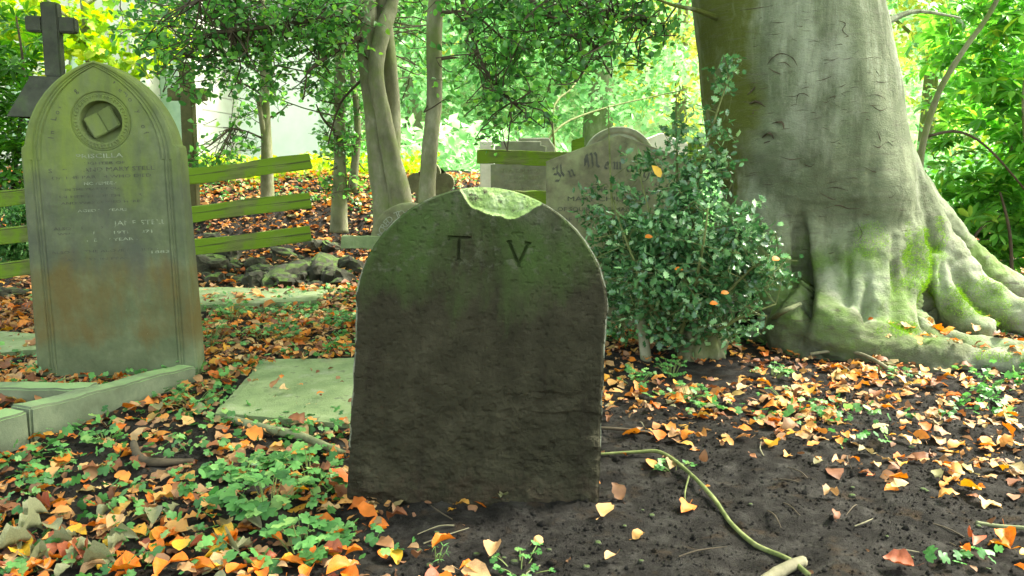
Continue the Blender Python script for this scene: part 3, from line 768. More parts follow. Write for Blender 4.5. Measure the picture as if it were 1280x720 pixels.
# ---- kerb of the left grave
def beam(name, a, b, w, h, mat, parent, z0=0.0, jit=.0, taper=0):
    a, b = Vector(a), Vector(b); L = (b - a).length; ang = math.atan2((b - a).y, (b - a).x)
    bm = bmesh.new(); bmesh.ops.create_cube(bm, size=1)
    for v in bm.verts: v.co = Vector((v.co.x * L, v.co.y * w, v.co.z * h))
    bmesh.ops.bevel(bm, geom=bm.edges[:], offset=.008, segments=2, affect='EDGES')
    bmesh.ops.subdivide_edges(bm, edges=[e for e in bm.edges if abs((e.verts[0].co - e.verts[1].co).x) > .3], cuts=48, use_grid_fill=True)
    bmesh.ops.subdivide_edges(bm, edges=[e for e in bm.edges if (e.verts[0].co - e.verts[1].co).length > .05], cuts=4, use_grid_fill=True)
    cc = np.array([v.co for v in bm.verts]); nn = .0045 * fbm(cc[:, 0] * 9 + L, cc[:, 1] * 9, cc[:, 2] * 9, 4, 150); ch_ = .016 * np.maximum(0, fbm(cc[:, 0] * 12 + L, cc[:, 1] * 4, cc[:, 2] * 4, 2, 151) - .55)
    for v, a1, a2 in zip(bm.verts, nn, ch_):
        v.co.z += a1 - (a2 if v.co.z > h * .4 and abs(v.co.y) > w * .35 else 0); v.co.y += a1 * .8 - math.copysign(a2, v.co.y) * (v.co.z > h * .35)
    m = bpy.data.meshes.new(name); bm.to_mesh(m); bm.free()
    o = mesh_obj(name, m, mat, parent); o.location = (a + b) / 2 + Vector((0, 0, z0 + h / 2)); o.rotation_euler = (0, -math.asin((b.z - a.z) / L), ang)
    return o
kr = empty('grave_kerb', (-1.7, 3.0, 0)); tag(kr, 'green stone kerb around the grave before the pointed-arch headstone', 'grave kerb')
K0 = Vector((-1.765, 2.76, 0)); K1 = Vector((-1.50, 3.58, 0)); off = Vector((-1.7, 3.0, 0))
kd = (K1 - K0).normalized()
beam('kerb_stone', K0 - off, K1 - off - Vector((0, 0, .055)), .10, .20, MAT['kerb'], kr, -.075)
beam('kerb_stone', K0 - kd * .95 - off, K0 - kd * .010 - off, .10, .20, MAT['kerb'], kr, -.074)
beam('kerb_stone', K0 + Vector((-.07, .42, 0)) - off + Vector((-.9, -.01, 0)), K0 + Vector((-.07, .42, 0)) - off + Vector((.12, 0, 0)), .10, .16, MAT['kerb'], kr, -.07)

# ---- ledger slabs lying flat
def flat_slab(pts, z, th, label, seed):
    P0 = [Vector(p) for p in pts]
    ring = []
    for i in range(len(P0)):
        a, b = P0[i], P0[(i + 1) % len(P0)]
        n = max(3, int((b - a).length / .03))
        for k in range(n):
            q = a.lerp(b, k / n); q += Vector((random.uniform(-.006, .006), random.uniform(-.006, .006), 0)); ring.append(q)
    c = sum(ring, Vector()) / len(ring)
    v, f = [], []; n = len(ring); L = 14
    for l in range(L):
        for q in ring:
            p = c.lerp(q, (l + 1) / L) if l < L - 1 else q
            zz = z + .004 * float(fbm(np.array([p.x * 6]), np.array([p.y * 6]), None, 3, seed)[0]) - (.006 if l == L - 1 else 0)
            v.append((p.x - c.x, p.y - c.y, zz))
    for q in ring: v.append((q.x - c.x, q.y - c.y, z - th))
    for l in range(L):
        for k in range(n): f.append((l*n+k, l*n+(k+1)%n, (l+1)*n+(k+1)%n, (l+1)*n+k))
    v.append((0, 0, z)); f += [(len(v)-1, (k+1)%n, k) for k in range(n)]
    mb = MB().add(v, f); o = mb.build('ledger_stone', MAT['slab'], None, False, (c.x, c.y, 0))
    for p in o.data.polygons: p.flip()
    o.data.update(); tag(o, label, 'grave slab'); return o
g = lambda px, py: tuple(G(px, py))[:2] + (0,)
flat_slab([g(268, 524), g(329, 455), g(560, 452), g(570, 528), g(440, 536)], .032, .07, 'flat algae-green ledger slab left of the T V headstone', 2)
flat_slab([g(225, 392), g(240, 369), g(410, 368), g(395, 384)], .05, .08, 'thin green slab half buried in leaves below the broken fence', 3)
flat_slab([g(-60, 452), g(-40, 424), g(60, 424), g(60, 442)], .05, .08, 'pale green slab left of the pointed-arch headstone', 4)

# ---- fences
def rail(parent, a, b, h, t, mat=None):
    a, b = Vector(a), Vector(b); o = Vector(parent.location); d = b - a; L = d.length
    bm = bmesh.new(); bmesh.ops.create_cube(bm, size=1)
    bmesh.ops.subdivide_edges(bm, edges=[e for e in bm.edges if abs((e.verts[0].co - e.verts[1].co).x) > .5], cuts=26, use_grid_fill=True)
    wob = random.uniform(0, 9)
    for v in bm.verts:
        s_ = 1 if v.co.z > 0 else -1
        v.co = Vector((v.co.x * L + (random.uniform(-.008, .008) if abs(v.co.x) > .49 else 0), v.co.y * t, v.co.z * h))
        v.co.z += .004 * math.sin(v.co.x * 7 + wob) + random.uniform(-.003, .003) - (s_ * .007 if random.random() < .06 else 0); v.co.y += random.uniform(-.003, .003)
    bmesh.ops.bevel(bm, geom=bm.edges[:], offset=.003, segments=1, affect='EDGES')
    m = bpy.data.meshes.new('rail'); bm.to_mesh(m); bm.free()
    r = mesh_obj('rail', m, mat or MAT['rail'], parent)
    r.location = (a + b) / 2 - o; r.rotation_euler = Vector((1, 0, 0)).rotation_difference(d.normalized()).to_euler()
    return r
def post(parent, x, y, z0, z1, w):
    mb = MB(); mb.box((0, 0, (z1 - z0) / 2), (w, w, z1 - z0), bev=.006)
    v = [(a, b, c + (.02 if (c > (z1 - z0) * .95 and a > 0) else 0)) for a, b, c in mb.v]; mb.v = v
    o = mb.build('post', MAT['rail'], parent); o.location = Vector((x, y, z0)) - Vector(parent.location); return o
fr = empty('broken_fence', (-2.6, 5.5, 0)); tag(fr, 'mossy three-rail wooden fence with broken ends behind the pointed-arch headstone', 'fence')
for (ya, yb) in ((251, 202), (297, 250), (340, 292)):
    rail(fr, P(-110, ya + 12, 5.1), P(388, yb, 5.5), .105, .04)
for px in (140, -95): post(fr, P(px, 300, 5.36).x, 5.36 - (.1 if px < 0 else 0), -.1, P(px, 225, 5.3).z, .1)
fr2 = empty('timber_fence', (.4, 5.7, 0)); tag(fr2, 'short mossy two-rail fence behind the In Memory headstone', 'fence')
rail(fr2, P(597, 196, 5.6), P(880, 202, 5.6), .098, .045); rail(fr2, P(616, 247, 5.6), P(880, 252, 5.6), .098, .045)
post(fr2, P(722, 200, 5.68).x, 5.68, -.1, P(722, 175, 5.68).z, .085); post(fr2, P(868, 200, 5.68).x, 5.68, -.1, P(722, 178, 5.68).z, .085)
fr3 = empty('low_rail', (-.8, 4.75, 0)); tag(fr3, 'pale green plank on a short post left of the T V headstone', 'rail')
rail(fr3, P(427, 302, 4.7), P(600, 302, 4.7), .075, .05, MAT['slab']); 
o = post(fr3, P(490, 300, 4.78).x, 4.79, -.1, P(480, 311, 4.78).z, .36 * .5); o.data.materials[0] = MAT['rock']

# ---- rubble under the bank
k = 0
rk = [(12, 374, .075, 1.2), (34, 372, .065, 1), (-14, 372, .08, 1.2), (405, 345, .12, 1.4), (378, 338, .085, 1.2), (352, 325, .08, 1.3)]
for i_ in range(46):
    rk.append((random.uniform(248, 440), 362 - abs(random.gauss(0, 26)), random.uniform(.04, .12), random.uniform(1, 1.7)))
for (px, py, s, sx) in rk:
    p = G(px, py); v, f = rocky(s, sx, .9, random.uniform(.6, .9), k, 3, .38)
    o = MB().add(v, f).build('rock', MAT['rock'], None, False, (p.x, p.y + .05, p.z + s * .25)); k += 1
    o.rotation_euler = (random.uniform(-.4, .4), random.uniform(-.4, .4), random.uniform(0, 6))
    tag(o, 'mossy rubble stone in the low broken wall under the leaf-strewn bank', 'rock', 'rubble stones at the foot of the bank')
# ------------------------------------------------------------ the beech
bz = Vector((1.78, 4.75, 0))
beech = empty('beech_tree', bz); tag(beech, 'huge smooth grey beech with buttress roots spreading over the ground at the right', 'tree')
mb = MB()
def q(px, py, d): return P(px, py, d)
DB = 4.72; s_ = DB / F
# bole with fluting
ax = [(1080, 520, .26), (1070, 440, .30), (1064, 380, .32), (1055, 330, .385), (1040, 290, .47), (1027, 240, .545), (1013, 190, .565), (1002, 130, .55), (993, 70, .535), (983, 0, .525), (972, -80, .51), (962, -160, .50), (945, -330, .47), (935, -520, .44), (930, -760, .40), (935, -1000, .34)]
Pz = [q(a, b, DB) for a, b, c in ax]; Rr = [c for a, b, c in ax]
zz = np.array([p.z for p in Pz]); xx = np.array([p.x for p in Pz])
SG = 72
Zs = np.linspace(zz[0], zz[-1], 260)
vs, fs = [], []
ta_ = 2 * math.pi * np.arange(SG) / SG; zg_, tg_ = np.meshgrid(Zs, ta_, indexing='ij')
NSE = .010 * fbm(np.cos(tg_) * 1.5, np.sin(tg_) * 1.5, zg_ * 1.4, 3, 80)
for i, z in enumerate(Zs):
    cx = np.interp(z, zz, xx); r = np.interp(z, zz, Rr)
    fl = float(sstep(1.6, .1, z))
    for k in range(SG):
        t = 2 * math.pi * k / SG
        lob = math.sin(5 * t + 0.6 + .4 * z) * (.010 + .075 * fl) + math.sin(9 * t + 1.1) * (.004 + .02 * fl) + math.sin(3 * t - .5) * (.012 + .02 * fl)
        nse = NSE[i, k]
        rr_ = r * (1 + lob * .9) + nse
        rr_ *= 1 + .02 * float(sstep(.9, 0, z))
        vs.append((cx + rr_ * math.cos(t), DB + rr_ * .94 * math.sin(t), z))
n = len(Zs)
for i in range(n - 1):
    for k in range(SG): fs.append((i*SG+k, i*SG+(k+1)%SG, (i+1)*SG+(k+1)%SG, (i+1)*SG+k))
fs.append(tuple(reversed(range(SG)))); fs.append(tuple((n-1)*SG+k for k in range(SG)))
mb.add(vs, fs)
def root(pts, segs=14):
    mb.tube([q(a, b, d) + Vector((0, 0, .02)) for a, b, d, r in pts], [r for a, b, d, r in pts], segs, 4)
# middle buttress swelling forward and turning into the long front root
root([(1060, 150, 4.72, .30), (1075, 290, 4.50, .27), (1068, 350, 4.33, .26), (1068, 395, 4.17, .20), (1078, 425, 4.06, .15), (1110, 440, 3.98, .12)])
root([(1050, 300, 4.5, .2), (1038, 360, 4.30, .18), (1022, 395, 4.16, .16), (1020, 412, 4.06, .165), (1052, 425, 3.98, .16), (1095, 438, 3.92, .13), (1135, 449, 3.87, .098), (1175, 454, 3.83, .115), (1215, 461, 3.78, .088), (1262, 464, 3.73, .105), (1340, 476, 3.62, .08), (1440, 495, 3.4, .05)])
root([(1120, 440, 3.92, .09), (1150, 462, 3.80, .06), (1190, 480, 3.70, .045), (1240, 492, 3.62, .03)])
root([(1060, 440, 3.96, .08), (1085, 462, 3.84, .05), (1120, 474, 3.76, .03)])
root([(1100, 415, 4.1, .13), (1150, 432, 4.05, .10), (1210, 442, 4.0, .085), (1290, 448, 3.95, .07), (1360, 452, 3.9, .05)])
root([(1000, 400, 4.2, .13), (985, 425, 4.12, .125), (1000, 445, 4.05, .09), (1040, 462, 3.94, .05), (1080, 474, 3.84, .03)])
# left buttress, separated by the dark hollow
root([(985, 100, 4.68, .22), (965, 220, 4.60, .22), (960, 290, 4.50, .18), (968, 340, 4.40, .14), (972, 380, 4.36, .12), (965, 410, 4.36, .09), (940, 430, 4.34, .06)])
root([(960, 240, 4.7, .18), (905, 370, 4.6, .12), (880, 410, 4.55, .09), (850, 430, 4.5, .05)])
# ribs between
for x0, x1, x2, r0 in ((1035, 1030, 1046, .13), (1068, 1080, 1098, .14), (1100, 1112, 1128, .12), (1128, 1138, 1160, .10)):
    root([(x0, 270, 4.52, r0), (x0 + 2, 330, 4.36, r0 * .95), (x1, 385, 4.18, r0 * .9), ((x1 + x2) / 2, 418, 4.05, r0 * .85), (x2, 440, 3.95, r0 * .7)])
root([(1010, 395, 4.14, .13), (990, 415, 4.10, .12), (985, 432, 4.08, .09)])
root([(1095, 200, 4.60, .16), (1122, 310, 4.42, .14), (1130, 360, 4.32, .12), (1138, 400, 4.22, .09), (1160, 424, 4.16, .07)])
root([(1010, 250, 4.40, .07), (1018, 310, 4.34, .08), (1020, 360, 4.27, .09), (1012, 400, 4.2, .08)])
# right hand roots
root([(1060, 120, 4.68, .22), (1105, 230, 4.66, .21), (1140, 295, 4.64, .20), (1172, 335, 4.60, .18), (1208, 366, 4.55, .155), (1250, 392, 4.48, .12), (1300, 408, 4.4, .095), (1360, 425, 4.3, .08), (1460, 440, 4.2, .05)])
root([(1100, 220, 4.85, .2), (1190, 320, 4.95, .15), (1240, 355, 5.0, .12), (1300, 380, 5.0, .09), (1380, 400, 5.0, .06)])
root([(1150, 330, 4.5, .13), (1172, 375, 4.42, .10), (1196, 402, 4.36, .085), (1240, 420, 4.3, .06)])
# back roots
for a in (30, 75, 120, 160):
    c_, s2 = math.cos(R(a)), math.sin(R(a))
    mb.tube([(bz.x + c_ * r_, DB + s2 * r_, z_) for r_, z_ in ((.3, .7), (.5, .3), (.85, .06), (1.3, .0), (1.9, -.05))], [.25, .2, .13, .09, .04], 12, 4)
# crown limbs
top = Pz[-1]
limbs = []
for a, l, zs in ((20, 4.2, 4.4), (95, 4.0, 4.9), (160, 4.5, 4.6), (215, 4.8, 4.2), (265, 4.8, 4.8), (320, 4.6, 4.4), (60, 3.0, 5.8), (240, 2.6, 6.0)):
    c_, s2 = math.cos(R(a)), math.sin(R(a)); cx = np.interp(zs, zz, xx)
    pts = [(cx + c_ * .1, DB + s2 * .1, zs - .3), (cx + c_ * l * .35, DB + s2 * l * .35, zs + .9), (cx + c_ * l * .7, DB + s2 * l * .7, zs + 1.4), (cx + c_ * l, DB + s2 * l, zs + 1.6)]
    limbs.append(pts)
trunk_tmp = mb.build('tmp', None)
rm = trunk_tmp.modifiers.new('r', 'REMESH'); rm.mode = 'VOXEL'; rm.voxel_size = .0165; rm.adaptivity = 0
sm = trunk_tmp.modifiers.new('s', 'SMOOTH'); sm.factor = .5; sm.iterations = 4
bpy.context.view_layer.update()
tm = bpy.data.meshes.new_from_object(trunk_tmp.evaluated_get(bpy.context.evaluated_depsgraph_get()))
bpy.data.objects.remove(trunk_tmp)
nv_ = len(tm.vertices); co = np.zeros(nv_ * 3); tm.vertices.foreach_get('co', co); co = co.reshape(-1, 3)
no = np.zeros(nv_ * 3); tm.vertices.foreach_get('normal', no); no = no.reshape(-1, 3)
disp = .010 * fbm(co[:,0]*3, co[:,1]*3, co[:,2]*2, 4, 90) + .010 * fbm(co[:,0]*14, co[:,1]*14, co[:,2]*20, 3, 91) * sstep(1.3, .3, co[:,2])
disp += .0013 * fbm(co[:,0]*7, co[:,1]*7, co[:,2]*42, 3, 93)
# fine folds where bark is compressed
disp -= .030 * np.maximum(0, fbm(co[:,0]*5, co[:,1]*5, co[:,2]*5, 4, 92) - .35) * sstep(1.0, .2, co[:,2])
# scars: project to find where they are on the bole
rel = co - np.array([0, 0, CAM_H]); depth = rel[:,1] * CP - rel[:,2] * SP
upc = rel[:,1] * SP + rel[:,2] * CP
PX = 640 + F * rel[:,0] / depth; PY = 360 - F * upc / depth
frontv = (no[:,1] < -.05) & (co[:,1] < 4.75)
def scar_ring(px, py, a, b, w, dep, rot=0):
    c_, s2 = math.cos(rot), math.sin(rot); dx = PX - px; dy = PY - py
    u = (dx * c_ + dy * s2) / a; v = (-dx * s2 + dy * c_) / b; r = np.hypot(u, v)
    return -dep * np.exp(-((r - 1 + .3 * fbm(PX / 9, PY / 9, None, 2, 160)) / w) ** 2) * np.clip(.6 + fbm(PX / 14, PY / 14, None, 2, 161), 0, 1) * frontv
def pit(px, py, a, b, dep): return -dep * np.exp(-(((PX - px) / a) ** 2 + ((PY - py) / b) ** 2)) * frontv
disp += scar_ring(978, 82, 15, 12, .25, .016) + pit(978, 84, 8, 4, .012) + scar_ring(1003, 124, 9, 11, .3, .010)
disp += pit(942, 130, 10, 4, .018) + pit(940, 114, 4, 7, .014) + pit(958, 172, 9, 5, .020) + pit(972, 156, 6, 5, .014) - pit(965, 163, 12, 9, .02)
disp += pit(1007, 208, 5, 5, .02) + pit(1090, 215, 6, 20, .02) + pit(1090, 240, 4, 22, .015) + scar_ring(1047, 238, 16, 10, .2, .008)
disp += pit(1001, 330, 7, 50, .10) + pit(1005, 368, 10, 30, .12) + pit(1085, 375, 5, 30, .04) + pit(1158, 388, 9, 24, .10) + pit(1060, 350, 4, 30, .03) + pit(1118, 330, 4, 40, .03) + pit(1178, 345, 5, 18, .04)
co = co + no * disp[:, None] - np.array(bz)
tm.vertices.foreach_set('co', co.astype(np.float32).ravel()); tm.update()
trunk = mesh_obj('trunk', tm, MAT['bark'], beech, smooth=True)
bvh = BVHTree.FromPolygons([tuple(c) for c in (co + np.array(bz)).tolist()], [tuple(p.vertices) for p in tm.polygons])
def hit(px, py):
    r = ray(px, py).normalized(); h = bvh.ray_cast(Vector((0, 0, CAM_H)), r)
    return h[0], h[1]
# bark scars: thin dark lips of bark along the old wounds
scm = MB()
def scar(pts, r=.0024):
    L = []
    pts = [(a + random.uniform(-1.2, 1.2), b + random.uniform(-1.2, 1.2)) for a, b in pts]
    if len(pts) > 3 and r < .005 and random.random() < .5: pts = pts[:-1]
    for px, py in pts:
        h, nn = hit(px, py)
        if h is None: return
        L.append(h + nn * .0003 - bz)
    rr = [r * .3] + [r] * (len(L) - 2) + [r * .3] if len(L) > 2 else [r * .5, r * .3]
    scm.tube(L, rr, 5, 4, noise=.6)
for pts in ([(1, 1), (1, 2)], [(960, 80), (966, 71), (978, 68), (990, 73), (996, 82)], [(962, 86), (970, 92), (984, 94), (994, 88)], [(972, 80), (980, 78), (988, 84)], [(995, 130), (997, 119), (1005, 116), (1012, 120)],
            [(935, 119), (942, 112), (944, 108)], [(937, 130), (944, 127), (956, 134)], [(941, 143), (946, 134)], [(965, 154), (977, 153), (979, 160)], [(952, 172), (962, 166), (968, 174)], [(955, 178), (964, 177)],
            [(1020, 102), (1030, 99), (1040, 95)], [(1036, 124), (1044, 120), (1042, 126)], [(1052, 116), (1056, 119)], [(1043, 131), (1049, 133)], [(1030, 80), (1044, 74)], [(1028, 160), (1036, 161)], [(1010, 176), (1022, 174)],
            [(990, 48), (996, 51)], [(1005, 26), (1011, 25)], [(925, 14), (945, 10), (966, 6)], [(1004, 206), (1012, 209), (1018, 205)], [(1034, 236), (1046, 233), (1060, 238)],
            [(1090, 180), (1100, 184), (1110, 178), (1118, 184)], [(1096, 164), (1100, 172), (1101, 178)], [(1086, 120), (1096, 118), (1106, 124)], [(1090, 132), (1100, 137), (1110, 134)], [(1080, 210), (1095, 216), (1112, 210), (1130, 214)],
            [(1048, 26), (1056, 30), (1052, 38), (1060, 46)], [(1025, 240), (1040, 250), (1055, 246)], [(1075, 208), (1088, 205)], [(1030, 262), (1045, 256), (1062, 262), (1078, 260)], [(1072, 280), (1078, 292), (1074, 300)],
            [(1100, 240), (1112, 246), (1120, 240)], [(975, 196), (990, 200), (1004, 197)], [(1058, 140), (1066, 138)], [(1052, 150), (1060, 151)], [(1012, 90), (1020, 88)], [(1066, 66), (1072, 64)], [(1094, 90), (1100, 95)]):
    scar(pts, .0065 if (pts[0][0] < 975 and pts[0][1] > 100) else .0026)
for k in range(70):
    py = random.uniform(0, 330); px = random.uniform(905 + py * .12, 1085 + py * .2); l = random.uniform(2, 9); t_ = random.uniform(-.25, .1)
    scar([(px - l, py - t_ * l), (px, py + random.uniform(-1, 1)), (px + l, py + t_ * l)], random.uniform(.0008, .0022))
scm.build('bark_scar', MAT['twig'], beech)
for pts in limbs:
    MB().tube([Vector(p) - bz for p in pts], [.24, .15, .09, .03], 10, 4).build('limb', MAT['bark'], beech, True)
# moss on roots
mc, mn = [], []
area_pts = []
cw = co + np.array(bz)
for (px, py, rx, ry, w) in ((1090, 300, 26, 26, .5), (1085, 288, 10, 10, .6), (1150, 330, 26, 45, .8), (1175, 300, 10, 30, .7), (1130, 410, 34, 9, 1), (1225, 370, 40, 28, .8), (1180, 375, 30, 14, .9), (1240, 445, 34, 7, .9),
                            (1260, 400, 26, 14, .5), (1085, 480, 14, 12, .9), (1120, 350, 12, 25, .4), (1135, 300, 6, 36, .6), (1290, 450, 20, 10, .6), (1065, 330, 10, 8, .25)):
    m_ = (np.abs(PX - px) < rx) & (np.abs(PY - py) < ry) & (no[:, 1] < .3)
    e_ = ((PX - px) / rx) ** 2 + ((PY - py) / ry) ** 2
    nz = fbm(cw[:, 0] * 14, cw[:, 1] * 14, cw[:, 2] * 14, 3, 101)
    idx = np.where(m_ & (e_ + .8 * nz < .75))[0]
    if len(idx) == 0: continue
    k = RNG.choice(idx, int(len(idx) * 12 * w))
    mc.append(co[k] + RNG.normal(size=(len(k), 3)) * .007); mn.append(no[k])
mc = np.concatenate(mc); mn = np.concatenate(mn)
T_ = mn + RNG.normal(size=mn.shape) * .6; T_[:, 2] += .3
leaves('moss', mc, RNG.uniform(.008, .018, len(mc)), np.cross(T_, RNG.normal(size=mn.shape)), 'blade', MAT['moss'], beech, T=T_)
# crown, above the frame: shades the graves
n = 24000
C = []
for pts in limbs:
    a_, b_ = np.array(pts[1]), np.array(pts[3])
    t = RNG.uniform(-.1, 1.25, n // len(limbs))[:, None]
    C.append(a_ + (b_ - a_) * t + RNG.normal(size=(n // len(limbs), 3)) * np.array([1.1, 1.1, .45]) + np.array([0, 0, .2]))
C = np.concatenate(C) - np.array(bz)
keep = C[:, 2] > (1.0 + .2 * (C[:, 1] + bz.y) + .7 + np.abs(C[:, 1]) * .12); C = C[keep]
leaves('crown', C, RNG.uniform(.11, .2, len(C)), rnd_normals(len(C), 1.0), 'diamond', MAT['lime'], beech)
# side branches leaving the bole, as in the photograph
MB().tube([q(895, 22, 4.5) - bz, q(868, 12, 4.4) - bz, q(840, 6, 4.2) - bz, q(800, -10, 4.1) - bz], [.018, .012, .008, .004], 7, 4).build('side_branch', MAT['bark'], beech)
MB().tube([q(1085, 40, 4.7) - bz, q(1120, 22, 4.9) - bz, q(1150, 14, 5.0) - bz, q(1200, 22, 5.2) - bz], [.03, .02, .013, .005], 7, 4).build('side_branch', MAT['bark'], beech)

# ------------------------------------------------------------ foliage helpers
def blobs_to_clusters(blobs, per_px=0.006):
    """blobs: (px, py, depth, rx px, ry px, density) -> cluster centres in the world, inside ellipsoids of real depth"""
    out = []
    for px, py, d, rx, ry, w in blobs:
        n = max(3, int(rx * ry * per_px * w)); s = d / F; c = P(px, py, d)
        v = RNG.normal(size=(n, 3)); v /= np.linalg.norm(v, axis=1, keepdims=True); v *= RNG.uniform(0, 1, (n, 1)) ** .45
        out.append(np.array(c) + v * np.array([rx * s, max(rx, ry) * s * .8, ry * s]))
    return np.concatenate(out)
def cluster_leaves(centres, per, spread, size, up=.5, droop=0.0, seed_dir=None):
    m = len(centres); dirs = RNG.normal(size=(m, 3)); dirs[:, 2] = dirs[:, 2] * .5 - droop; dirs /= np.linalg.norm(dirs, axis=1, keepdims=True)
    t = RNG.uniform(-1, 1, (m, per)); off = RNG.normal(size=(m, per, 3)) * spread * .35
    C = centres[:, None, :] + dirs[:, None, :] * (t * spread)[..., None] + off
    T = dirs[:, None, :] * .8 + RNG.normal(size=(m, per, 3)) * .7
    return C.reshape(-1, 3), T.reshape(-1, 3), dirs
def crown(root, blobs, kind, mat, per, spread, size, per_px, name='crown', up=.6, droop=.2, twigs=True, tw=.004, skeleton=None, twigmat='twig', fill=None):
    cen = blobs_to_clusters(blobs, per_px)
    if fill is not None: cen = np.concatenate([cen, fill])
    o = np.array(root.location)
    C, T, dirs = cluster_leaves(cen, per, spread, size, up, droop)
    leaves(name, C - o, RNG.uniform(size * .6, size * 1.25, len(C)), rnd_normals(len(C), up), kind, mat, root, T=T)
    if twigs:
        mb = MB()
        for c, d in zip(cen, dirs):
            a = c - d * spread * 1.1; b = c + d * spread * 1.1
            mb.tube([a - o, (a + b) / 2 - o + RNG.normal(size=3) * .015, b - o], [tw, tw * .8, tw * .4], 3, 1, close=False)
            if skeleton is not None:
                k = skeleton[np.argmin(((skeleton - a) ** 2).sum(1))]
                if np.linalg.norm(k - a) < 1.0 and random.random() < .7:
                    md = (a + k) / 2 + RNG.normal(size=3) * .06
                    mb.tube([k - o, md - o, a - o], [tw * 1.5, tw * 1.3, tw], 3, 2, close=False)
        mb.build('twigs', MAT[twigmat], root)
    return cen
def poly_pts(list_of_pts, k=14):
    out = []
    for pts in list_of_pts:
        for a, b in zip(pts[:-1], pts[1:]):
            for t in np.linspace(0, 1, k): out.append(np.array(a) * (1 - t) + np.array(b) * t)
    return np.array(out)

# ------------------------------------------------------------ hollies with bare stems
def holly_tree(label, stems, limbs_, blobs, per_px, mat='holly', size=.05, per=12, spread=.10, kind='oval', fill=None, base_d=None):
    b = P(*stems[0][-1][:3]); bx = empty('holly_tree', (b.x, b.y, gh(b.x, b.y))); tag(bx, label, 'tree')
    o = bx.location
    for st_ in stems:
        MB().tube([P(*p[:3]) - o for p in st_], [p[3] for p in st_], 14, 5, noise=.05).build('trunk', MAT['hollybark'], bx, True)
    sk = []
    for lb in limbs_:
        MB().tube([P(*p[:3]) - o for p in lb], [p[3] for p in lb], 7, 4, noise=.05).build('limb', MAT['twig'], bx, True)
        sk.append([P(*p[:3]) for p in lb])
    for st_ in stems: sk.append([P(*p[:3]) for p in st_][:5])
    crown(bx, blobs, kind, MAT[mat], per, spread, size, per_px, skeleton=poly_pts(sk), fill=fill)
    return bx
def box_fill(n, lo, hi): return RNG.uniform(lo, hi, (n, 3))
d = 5.7
holly_tree('holly with twin pale stems rising between the broken fence and the T V headstone',
    [[(448, -420, d, .045), (452, -200, d, .06), (456, -20, d, .075), (459, 60, d, .072), (468, 130, d, .075), (474, 200, d, .082), (483, 245, d, .10), (486, 300, d, .12), (486, 345, d + .1, .13)],
     [(500, -300, d + .1, .03), (494, -30, d + .1, .045), (478, 40, d - .05, .055), (470, 90, d - .14, .052), (480, 150, d - .13, .056), (490, 200, d - .1, .066), (500, 250, d - .06, .085), (498, 300, d, .10)],
     [(470, -60, d + .1, .05), (482, 40, d + .12, .055), (491, 120, d + .1, .05), (492, 180, d + .05, .05), (488, 240, d, .06)]],
    [[(456, 40, d, .025), (440, 52, d - .2, .018), (410, 70, d - .4, .014), (384, 90, d - .5, .008)], [(458, 10, d, .03), (420, 20, d - .2, .02), (360, 30, d - .4, .014), (290, 40, d - .6, .008)],
     [(455, 30, d, .02), (400, 40, d + .2, .014), (340, 60, d + .2, .008)], [(455, -40, d, .03), (380, -30, d - .4, .02), (250, 0, d - .8, .01)], [(452, 100, d, .01), (425, 130, d, .008), (410, 180, d + .1, .005)]],
    [(240, 40, 5.2, 80, 50, 1.2), (320, 30, 5.3, 90, 45, 1.6), (400, 40, 5.4, 60, 60, 1.6), (300, 75, 5.2, 70, 32, 1.3), (215, 85, 5.3, 48, 26, .9), (270, 8, 5.6, 140, 26, 1.4), (190, 40, 5.6, 45, 28, .7),
     (375, 100, 5.4, 50, 26, 1.0), (250, 105, 5.2, 34, 22, .9), (310, 112, 5.4, 28, 18, .8), (405, 10, 5.7, 60, 40, 1.2), (520, 60, 6.4, 40, 80, .6), (515, 15, 6.2, 55, 30, 1.1)],
    .0088, size=.048, per=13, spread=.10, fill=box_fill(180, (-3.6, 3.6, 2.5), (-.8, 6.5, 3.6)))
d = 5.5
holly_tree('holly with a single straight slim trunk behind the T V headstone',
    [[(556, -500, d, .035), (550, -250, d, .05), (547, -40, d, .054), (543, 40, d, .054), (543, 120, d, .052), (538, 180, d, .054), (534, 230, d, .056), (532, 300, d, .07), (530, 356, d, .08)]],
    [[(548, 16, d, .014), (575, 15, d - .1, .012), (598, 22, d - .2, .009), (630, 50, d - .3, .006)], [(575, -10, d - .1, .016), (586, 30, d - .3, .014), (605, 85, d - .5, .012), (640, 128, d - .7, .006)],
     [(548, -20, d, .025), (640, -30, d - .4, .02), (740, 10, d - .8, .012), (830, 30, d - 1, .005)], [(548, 74, d, .012), (570, 72, d - .05, .006)], [(640, -20, d, .02), (700, 30, d - .6, .014), (745, 60, d - .8, .007)]],
    [(620, 30, 4.9, 60, 42, 1.4), (690, 40, 4.8, 70, 45, 1.6), (760, 35, 4.6, 60, 40, 1.5), (815, 25, 4.5, 34, 32, .9), (640, 80, 4.8, 60, 30, 1.3), (700, 86, 4.7, 46, 22, 1.0), (762, 75, 4.6, 50, 16, .9), (610, 118, 4.9, 34, 24, 1.0),
     (650, 135, 4.8, 40, 26, 1.2), (632, 165, 4.8, 36, 14, .9), (668, 155, 4.8, 22, 18, .8), (590, 70, 5.2, 34, 46, .8), (600, 5, 5.0, 60, 24, 1.2), (580, 110, 5.3, 24, 34, .6), (700, 0, 4.8, 140, 22, 1.4), (665, 112, 4.8, 22, 18, .8)],
    .0086, size=.046, per=12, spread=.085, fill=box_fill(150, (-.6, 3.4, 2.35), (1.0, 6.0, 3.4)))
d = 7.6
